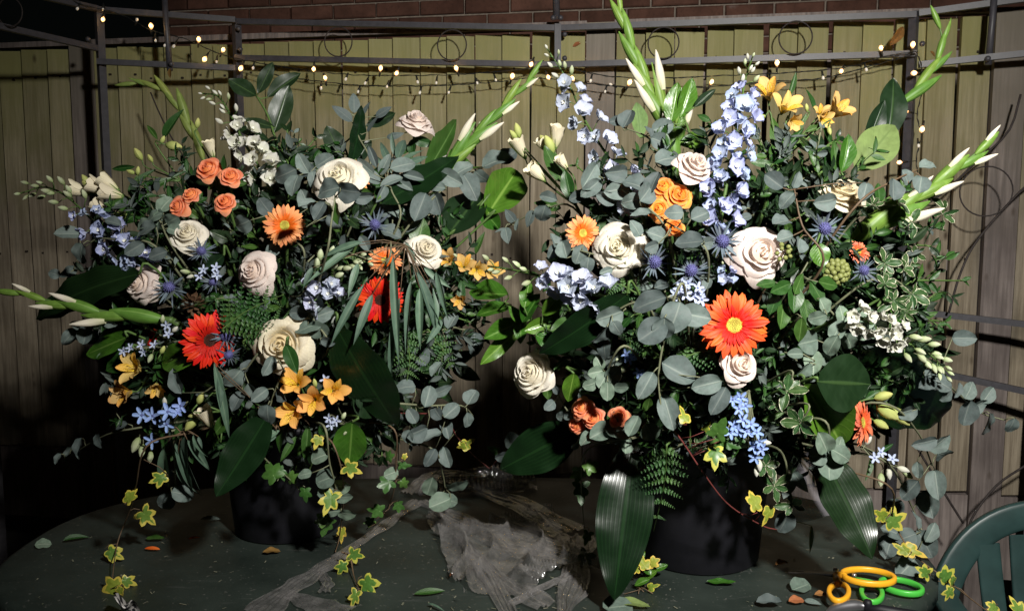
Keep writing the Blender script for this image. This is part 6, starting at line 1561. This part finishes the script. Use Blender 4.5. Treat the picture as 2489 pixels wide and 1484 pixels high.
def film(label, corners, diag, seed, nu=150, nv=110):
    """crumpled sheet lying on the table: ridges run along diag, tatters left open"""
    A_, B_, C_, D_q = [T(x, y) for x, y in corners]
    p, q = T(*diag[0]), T(*diag[1]); ax_ = (q - p).normalized(); ay_ = Vector((-ax_.y, ax_.x, 0))
    mb = MB(); keep = []
    sd = Vector((seed, seed * 1.7, 0))
    def pos(u, v):
        w = A_.lerp(B_, u).lerp(D_q.lerp(C_, u), v)
        s_, t_ = w.dot(ax_), w.dot(ay_)
        fan = t_ * (1 + .8 * mn.noise(Vector((s_ * 3, 2, seed))))
        rid = 1 - abs(mn.noise(Vector((s_ * 4, fan * 22, seed)))) * 2.2
        r2 = 1 - abs(mn.noise(Vector((s_ * 11 + 4, t_ * 30, seed + 5)))) * 2
        h = .003 + .032 * max(0, rid) ** 3 + .006 * max(0, r2) ** 2 + .016 * max(0, mn.noise(w * 7 + sd))
        return w + Vector((.010 * mn.noise(w * 14 + sd), .010 * mn.noise(w * 13 - sd), h)), s_, fan
    grid = [[pos(i / nu, j / nv) for i in range(nu + 1)] for j in range(nv + 1)]
    idx = {}
    def vid(i, j):
        if (i, j) not in idx: idx[(i, j)] = len(mb.v); mb.v.append(grid[j][i][0])
        return idx[(i, j)]
    for j in range(nv):
        for i in range(nu):
            u, v = i / nu, j / nv
            c, s_, fan = grid[j][i]
            e = min(u, 1 - u, v, 1 - v)
            hole = mn.noise(Vector((s_ * 4, fan * 9, seed + 20)))
            if hole > .10 + e * .6 or e < .05 + .08 * mn.noise(Vector((u * 4, v * 4, seed))): continue
            mb.f.append((vid(i, j), vid(i + 1, j), vid(i + 1, j + 1), vid(i, j + 1))); mb.mi.append(0); mb.uv += [(u, v)] * 4
    o = add(mb.mesh('plastic_film', M_FILM, True), 'plastic_film')
    return tag(o, label, 'plastic film')
def strands(label_mesh, ribbons, hs=1.0):
    mb = MB()
    for pts, w0, w1, pl in ribbons:
        n = 40
        path = catmull([T(x, y) for x, y in pts], n); sd = ru(0, 50)
        def fn(u, v):
            k = min(n - 1, int(v * n)); t = v * n - k
            p = path[k].lerp(path[k + 1], t); tv = (path[k + 1] - path[k]).normalized(); side = Vector((0, 0, 1)).cross(tv).normalized()
            w = (w0 + (w1 - w0) * v) * (1.15 + .9 * mn.noise(Vector((v * 4, sd, 0))))
            fold = abs(math.sin(u * pl * math.pi + 1.6 * mn.noise(Vector((u * 3, v * 3, sd)))))
            h = .004 + hs * (.007 * fold + .009 * max(0, mn.noise(Vector((v * 6, u * 3, sd + 3)))) * (1 - abs(2 * u - 1)))
            return p + side * ((u - .5) * w + .006 * mn.noise(Vector((u * 5, v * 6, sd + 5)))) + Vector((0, 0, h))
        mb.surf(fn, 22, n)
    return mb
def add_strands(o, ribbons): add(strands('fold', ribbons).mesh('film_fold', M_FILM), 'film_fold', o, WM[o.name])
f1 = film('crumpled clear plastic film spread between the two buckets', [(980, 1195), (1280, 1140), (1470, 1400), (1120, 1500)], ((1040, 1230), (1380, 1440)), 3.3)
add_strands(f1, [([(995, 1205), (1060, 1160), (1180, 1165)], .05, .05, 5), ([(1030, 1225), (1190, 1300), (1400, 1365)], .03, .09, 6), ([(1050, 1250), (1150, 1350), (1240, 1500)], .022, .03, 4), ([(1110, 1310), (1200, 1400), (1330, 1480)], .012, .04, 3), ([(1400, 1310), (1400, 1400), (1370, 1500)], .06, .03, 5), ([(1240, 1475), (1330, 1430), (1400, 1400)], .015, .02, 3), ([(1150, 1195), (1260, 1230), (1390, 1300)], .03, .06, 4)])
f2 = add(strands('fold', [([(1020, 1220), (920, 1290), (820, 1360)], .032, .030, 5), ([(835, 1352), (760, 1400), (690, 1445), (630, 1495)], .028, .06, 6), ([(690, 1445), (760, 1470), (850, 1492)], .03, .045, 5), ([(775, 1380), (795, 1420), (785, 1445)], .012, .02, 3)], .45).mesh('plastic_film', M_FILM), 'plastic_film')
tag(f2, 'twisted strip of clear plastic film in the dark table corner', 'plastic film')
def mat_sheet():
    m, nt, bs = newmat('grey_clear_plastic'); out = nt.nodes['Material Output']
    tc = N(nt, 'ShaderNodeTexCoord'); n1 = noise(nt, tc.outputs['Object'], 14.0, 3.0)
    bs.inputs['Base Color'].default_value = (0.20, 0.19, 0.21, 1); bs.inputs['Roughness'].default_value = .3
    bump(nt, bs, n1, .4, .004)
    tr = N(nt, 'ShaderNodeBsdfTransparent'); mx = N(nt, 'ShaderNodeMixShader'); mx.inputs[0].default_value = .55
    L(nt, tr.outputs[0], mx.inputs[1]); L(nt, bs.outputs[0], mx.inputs[2]); L(nt, mx.outputs[0], out.inputs[0])
    return m
A0, A1, A2_, A3 = W(1900, 1095, 1.63), W(2005, 1085, 1.60), W(2038, 1250, 1.60), W(1925, 1272, 1.64)
sh = MB().surf(lambda u, v: (A0.lerp(A1, u)).lerp(A3.lerp(A2_, u), v) + Bv * (.012 * math.sin(u * 5) + .01 * math.sin(v * 4 + u * 3)), 12, 12).mesh('plastic_sheet', mat_sheet())
tag(add(sh, 'plastic_sheet'), 'flap of grey clear plastic beside the glossy pointed blade', 'plastic sheet')

# scissors
def loop_pts(cx, cy, rx, ry, rot, h, n=28, egg=0.0):
    out = []
    for k in range(n):
        a = 2 * math.pi * k / n; x, y = math.cos(a) * rx * (1 + egg * math.sin(a)), math.sin(a) * ry
        c, s = math.cos(math.radians(rot)), math.sin(math.radians(rot))
        out.append(T(cx + x * c - y * s, cy + x * s + y * c, h))
    return out
M_ORG = mat_plain('orange_scissor_plastic', (0.80, 0.37, 0.018), 0.35, 0.5, nscale=10, namt=.08, bmp=0.0)
M_GRN = mat_plain('green_scissor_plastic', (0.06, 0.42, 0.05), 0.35, 0.5, nscale=10, namt=.08, bmp=0.0)
M_GREYP = mat_plain('grey_grip_plastic', (0.16, 0.17, 0.13), 0.6, 0.3, nscale=10, namt=.1, bmp=0.0)
M_BLADE = mat_plain('dark_steel_blade', (0.10, 0.095, 0.095), 0.35, 0.5, 0.8, nscale=40, namt=.2, bmp=0.03)
M_SILVER = mat_plain('brushed_steel', (0.42, 0.42, 0.44), 0.28, 0.5, 0.9, nscale=40, namt=.15, bmp=0.03)
def band(pts, w, h, n=12):
    mb = MB(); m = len(pts); c0 = sum(pts, Vector()) / m
    for k in range(m):
        t = (pts[(k + 1) % m] - pts[k - 1]).normalized(); side = t.cross(Vector((0, 0, 1))).normalized()
        for i in range(n):
            a = 2 * math.pi * i / n; ex = lambda q: math.copysign(abs(q) ** .6, q)
            mb.v.append(pts[k] + side * (w / 2 * ex(math.cos(a))) + Vector((0, 0, h / 2 * ex(math.sin(a)))))
    for k in range(m):
        for i in range(n):
            i2, k2 = (i + 1) % n, (k + 1) % m
            mb.f.append((k * n + i, k * n + i2, k2 * n + i2, k2 * n + i)); mb.mi.append(0); mb.uv += [(0, 0)] * 4
    return mb
def scissors(label, mat, big, small, neck, blade, h):
    o = thing('scissors', label, 'scissors', T(neck[0], neck[1], 0), 'scissors on the table')
    add(band(loop_pts(*big, h + .010), .0085, .011).mesh('handle', mat), 'handle', o)
    add(band(loop_pts(*small, h + .008), .0085, .010).mesh('handle', mat), 'handle', o)
    nk = T(neck[0], neck[1], h + .010)
    for (bx, by) in ((big[0] - big[2] * .85, big[1]), (small[0] - small[2] * .1, small[1] - small[3] * .9)):
        q = T(bx, by, h + .010)
        add(MB().tube([nk, nk.lerp(q, .5), q], [.0045, .0065, .006], 8).mesh('shank', mat), 'shank', o)
    for k, (bx, by) in enumerate(blade):
        q = T(bx, by, h + .006); y = q - nk
        mbb = MB()
        mbb.poly([(-.0065, 0, 0), (.0065, 0, 0), (.001, 1, 0)]); mbb.poly([(-.0065, 0, .0025), (.001, 1, .0008), (.0065, 0, .0025)])
        mbb.poly([(-.0065, 0, 0), (.001, 1, 0), (.001, 1, .0008), (-.0065, 0, .0025)]); mbb.poly([(.0065, 0, 0), (.0065, 0, .0025), (.001, 1, .0008), (.001, 1, 0)])
        me = mbb.mesh('blade', M_BLADE, False)
        add(me, 'blade', o, frame(nk + Vector((0, 0, .003 * k - .004)), y, Vector((0, 0, 1)), 1, y.length, 1))
    add(MB().lathe([(.0045, 0), (.0045, .004), (.002, .006), (.0003, .006)], 12).mesh('pivot_screw', M_SILVER), 'pivot_screw', o, Matrix.Translation(nk + Vector((0, 0, .005))))
    return o
scissors('green handled scissors under the orange pair', M_GRN, (2190, 1424, 52, 15, 12), (2118, 1440, 26, 21, 20), (2075, 1405), [(1985, 1385), (1975, 1392)], .001)
scissors('orange handled scissors lying on the table', M_ORG, (2110, 1400, 64, 17, 6), (2038, 1438, 24, 21, 0), (2030, 1392), [(1925, 1380), (1915, 1390)], .014)
# secateurs at the lower edge
sec = thing('secateurs', 'steel secateurs with a black bolt in front of the scissors', 'secateurs', T(2070, 1490, 0))
sp = catmull([T(2000, 1498, .008), T(2030, 1478, .010), T(2075, 1470, .012), T(2110, 1474, .012), T(2190, 1490, .012), T(2260, 1515, .012)], 20)
add(MB().tube(sp, [.002 + .009 * math.sin(math.pi * min(1, k / 14)) for k in range(15)] + [.006] * 6, 10).mesh('blade', M_SILVER), 'blade', sec)
add(MB().lathe([(.007, 0), (.0075, .006), (.006, .011), (.0003, .012)], 16).mesh('bolt', M_BUCKET), 'bolt', sec, Matrix.Translation(T(2108, 1472, .014)))
add(MB().tube([T(2100, 1478, .01), T(2140, 1480, .012), T(2260, 1500, .012)], [.006, .009, .009], 8).mesh('handle', M_BUCKET), 'handle', sec)
# checked ribbon
def mat_check():
    m, nt, bs = newmat('checked_ribbon'); uv, u, v = uvsep(nt)
    ck = N(nt, 'ShaderNodeTexChecker'); ck.inputs['Scale'].default_value = 5.0; ck.inputs[1].default_value = (.5, .48, .46, 1); ck.inputs[2].default_value = (.02, .02, .025, 1)
    L(nt, uv, ck.inputs[0]); L(nt, ck.outputs[0], bs.inputs['Base Color']); bs.inputs['Roughness'].default_value = .6
    return m
rp = catmull([T(292, 1450, .035), T(300, 1464, .05), T(318, 1478, .03), T(330, 1500, .01)], 14)
rb = MB().surf(lambda u, v: rp[min(13, int(v * 14))].lerp(rp[min(14, int(v * 14) + 1)], v * 14 - min(13, int(v * 14))) + Vector(((u - .5) * .026, 0, .008 * math.sin(u * 5 + v * 6))), 8, 14).mesh('checked_ribbon', mat_check())
tag(add(rb, 'checked_ribbon'), 'black and white checked ribbon under the yellow edged ivy', 'ribbon')

# fallen leaves and petals
M_PORG = mat_petal('fallen_orange_petal', (0.70, 0.10, 0.01), (0.75, 0.16, 0.03)); M_BROWN = mat_leaf('brown_dead_leaf', (0.22, 0.10, 0.03), vein=(0.12, 0.05, 0.02), side=.2, rough=.7, spec=.2, tr=.05)
LF['porg'] = [leaf_mesh('leaf', M_PORG, .3, bend=.2)]; LF['brown'] = [leaf_mesh('leaf', M_BROWN, .5, p=.95, q=.7, bend=.25, fold=.3, wave=.03)]
def fallen(name, label, cat, kind, x, y, ln, ang, h=.004, ws=1.0, parts=None):
    d = table_d(y); p = T(x, y, h); a = math.radians(ang)
    dv = Vector((math.cos(a), math.sin(a) * 1.0, .05)).normalized(); s = ln * mpp(d)
    o = put_leaf(kind, None, p - dv * s * .5 + Vector((0, 0, .004)), dv, Vector((ru(-.3, .3), -.35, 1)).normalized(), s, ws, name)
    tag(o, label, cat, 'leaves and petals fallen on the table')
for nm, lab, cat, kd, x, y, ln, ang, ws in (
    ('fallen_leaf', 'rounded green leaf fallen near the dark table edge', 'leaf', 'eucp', 105, 1325, 36, 20, 1),
    ('fallen_leaf', 'pointed green leaf lying at the dark table end', 'leaf', 'midn', 186, 1311, 58, 25, 1.2),
    ('fallen_leaf', 'pale curled leaf lying left of the shadowed bucket', 'leaf', 'eucl', 512, 1264, 48, 5, 1),
    ('fallen_leaf', 'dark green leaf shred beside the ivy trail', 'leaf', 'mid', 378, 1312, 50, -10, 1),
    ('fallen_petal', 'bright orange petal fallen at the dark table end', 'petal', 'porg', 370, 1336, 38, -5, 1),
    ('fallen_petal', 'small dull orange petal behind the bright one', 'petal', 'porg', 472, 1310, 28, 30, 1),
    ('fallen_leaf', 'brown edged leaf left of the shadowed bucket base', 'leaf', 'brown', 660, 1343, 42, 15, 1),
    ('fallen_leaf', 'bright yellow green leaf on the table centre', 'leaf', 'midn', 1044, 1442, 76, 12, .9),
    ('fallen_leaf', 'small red brown leaf scrap right of the table centre', 'leaf', 'brown', 1098, 1400, 24, 70, .6),
    ('fallen_leaf', 'sage leaf at the table edge below the huge glossy blade', 'leaf', 'olive', 1535, 1470, 90, -22, .8),
    ('fallen_leaf', 'pale green leaf left of the sage one', 'leaf', 'eucp', 1500, 1478, 80, 200, .9),
    ('fallen_leaf', 'mottled leaf under the lit bucket rim', 'leaf', 'laurel', 1752, 1418, 70, -12, .7),
    ('fallen_leaf', 'orange brown dead leaf behind the scissor blades', 'leaf', 'brown', 1900, 1372, 44, 30, .9),
    ('fallen_leaf', 'orange brown dead leaf in front of the scissors', 'leaf', 'brown', 1935, 1463, 42, 10, 1.2),
    ('fallen_leaf', 'small orange dead leaf left of the orange handle', 'leaf', 'brown', 1995, 1448, 34, 5, 1.1),
    ('fallen_leaf', 'crinkled pale green leaf below the scissor blades', 'leaf', 'eucp', 1945, 1430, 60, 30, .8),
    ('fallen_leaf', 'grey oval leaf at the lower edge by the secateurs', 'leaf', 'euc', 1868, 1470, 60, -15, .7),
    ('fallen_leaf', 'grey leaf scrap beside the dead orange leaf', 'leaf', 'eucl', 1975, 1466, 40, -30, 1.2),
    ('fallen_leaf', 'thin green stalk leaf beside the film edge', 'leaf', 'willow', 1060, 1478, 60, -40, .7)):
    fallen(nm, lab, cat, kd, x, y, ln, ang, .004, ws)
tuft = thing('leaf_tuft', 'bright green leafy tuft at the foot of the huge glossy blade', 'foliage', T(1555, 1400, 0))
for k in range(13):
    x, y = 1556 + ru(-40, 36), 1395 + ru(-22, 26)
    p = T(x, y + 12, .004) + Vector((0, 0, ru(.0, .03))); a = ru(0, 6.28)
    put_leaf('ivyy' if k % 4 == 0 else 'laurel', tuft, p, Vector((math.cos(a), math.sin(a) * .5, ru(.2, .9))).normalized(), (Bv + Uv * .8 + Rv * ru(-.4, .4)).normalized(), ru(.022, .038))
for k in range(5):
    p = T(1545 + ru(-20, 30), 1412 + ru(0, 14), .003); add(MB().tube([p, p + Vector((ru(-.02, .02), -.015, .004)), p + Vector((ru(-.03, .03), -.03, 0))], .0008, 4).mesh('twig', M_STEMB), 'twig', tuft)
# crumbs: tiny clippings nobody could count
cr = MB()
for k in range(210):
    x, y = (ru(60, 2180), ru(1225, 1484)) if k % 3 else (ru(1000, 1400), ru(1290, 1484))
    p = T(x, y, .0015)
    if abs(p.x - TC.x) > .85 or p.y < 1.34 or p.y > 2.1: continue
    if (Vector((p.x - .374, p.y - 1.685)).length < .14) or (Vector((p.x + .492, p.y - 1.83)).length < .13): continue
    a = ru(0, 3.14); l = ru(.001, .005) * (2 if rnd() < .12 else 1); w = ru(.0006, .0018)
    c, s = math.cos(a), math.sin(a)
    cr.poly([(p.x - c * l + s * w, p.y - s * l - c * w, p.z), (p.x - c * l - s * w, p.y - s * l + c * w, p.z), (p.x + c * l - s * w, p.y + s * l + c * w, p.z + .001), (p.x + c * l + s * w, p.y + s * l - c * w, p.z + .001)])
M_CRUMB = mat_plain('plant_clippings', (0.15, 0.145, 0.11), .8, .2, nscale=9, namt=.7, col2=(.07, .08, .05), bmp=0)
tag(add(cr.mesh('clippings', M_CRUMB, False), 'clippings'), 'tiny plant clippings strewn over the table', 'clippings', None, 'stuff')

# dead leaves caught on the gazebo and fence
for lab, x, y, d, ln, ang in (('dead brown leaf caught on the gazebo post top', 2180, 88, 2.72, 56, 235), ('dead leaf stuck on the fence beside the lower rail', 1402, 108, 3.0, 24, 30), ('orange dead leaf hanging at the roof rib end', 413, 178, 2.98, 24, 270), ('tiny orange leaf beside the curving gladiolus tip', 2266, 131, 2.72, 18, -50)):
    dv = cdir(ang, 5); s = ln * mpp(d)
    o = put_leaf('brown', None, W(x, y, d) - dv * s * .5, dv, jn(.6), s, .8, 'dead_leaf')
    tag(o, lab, 'leaf', 'dead leaves caught on the frame')
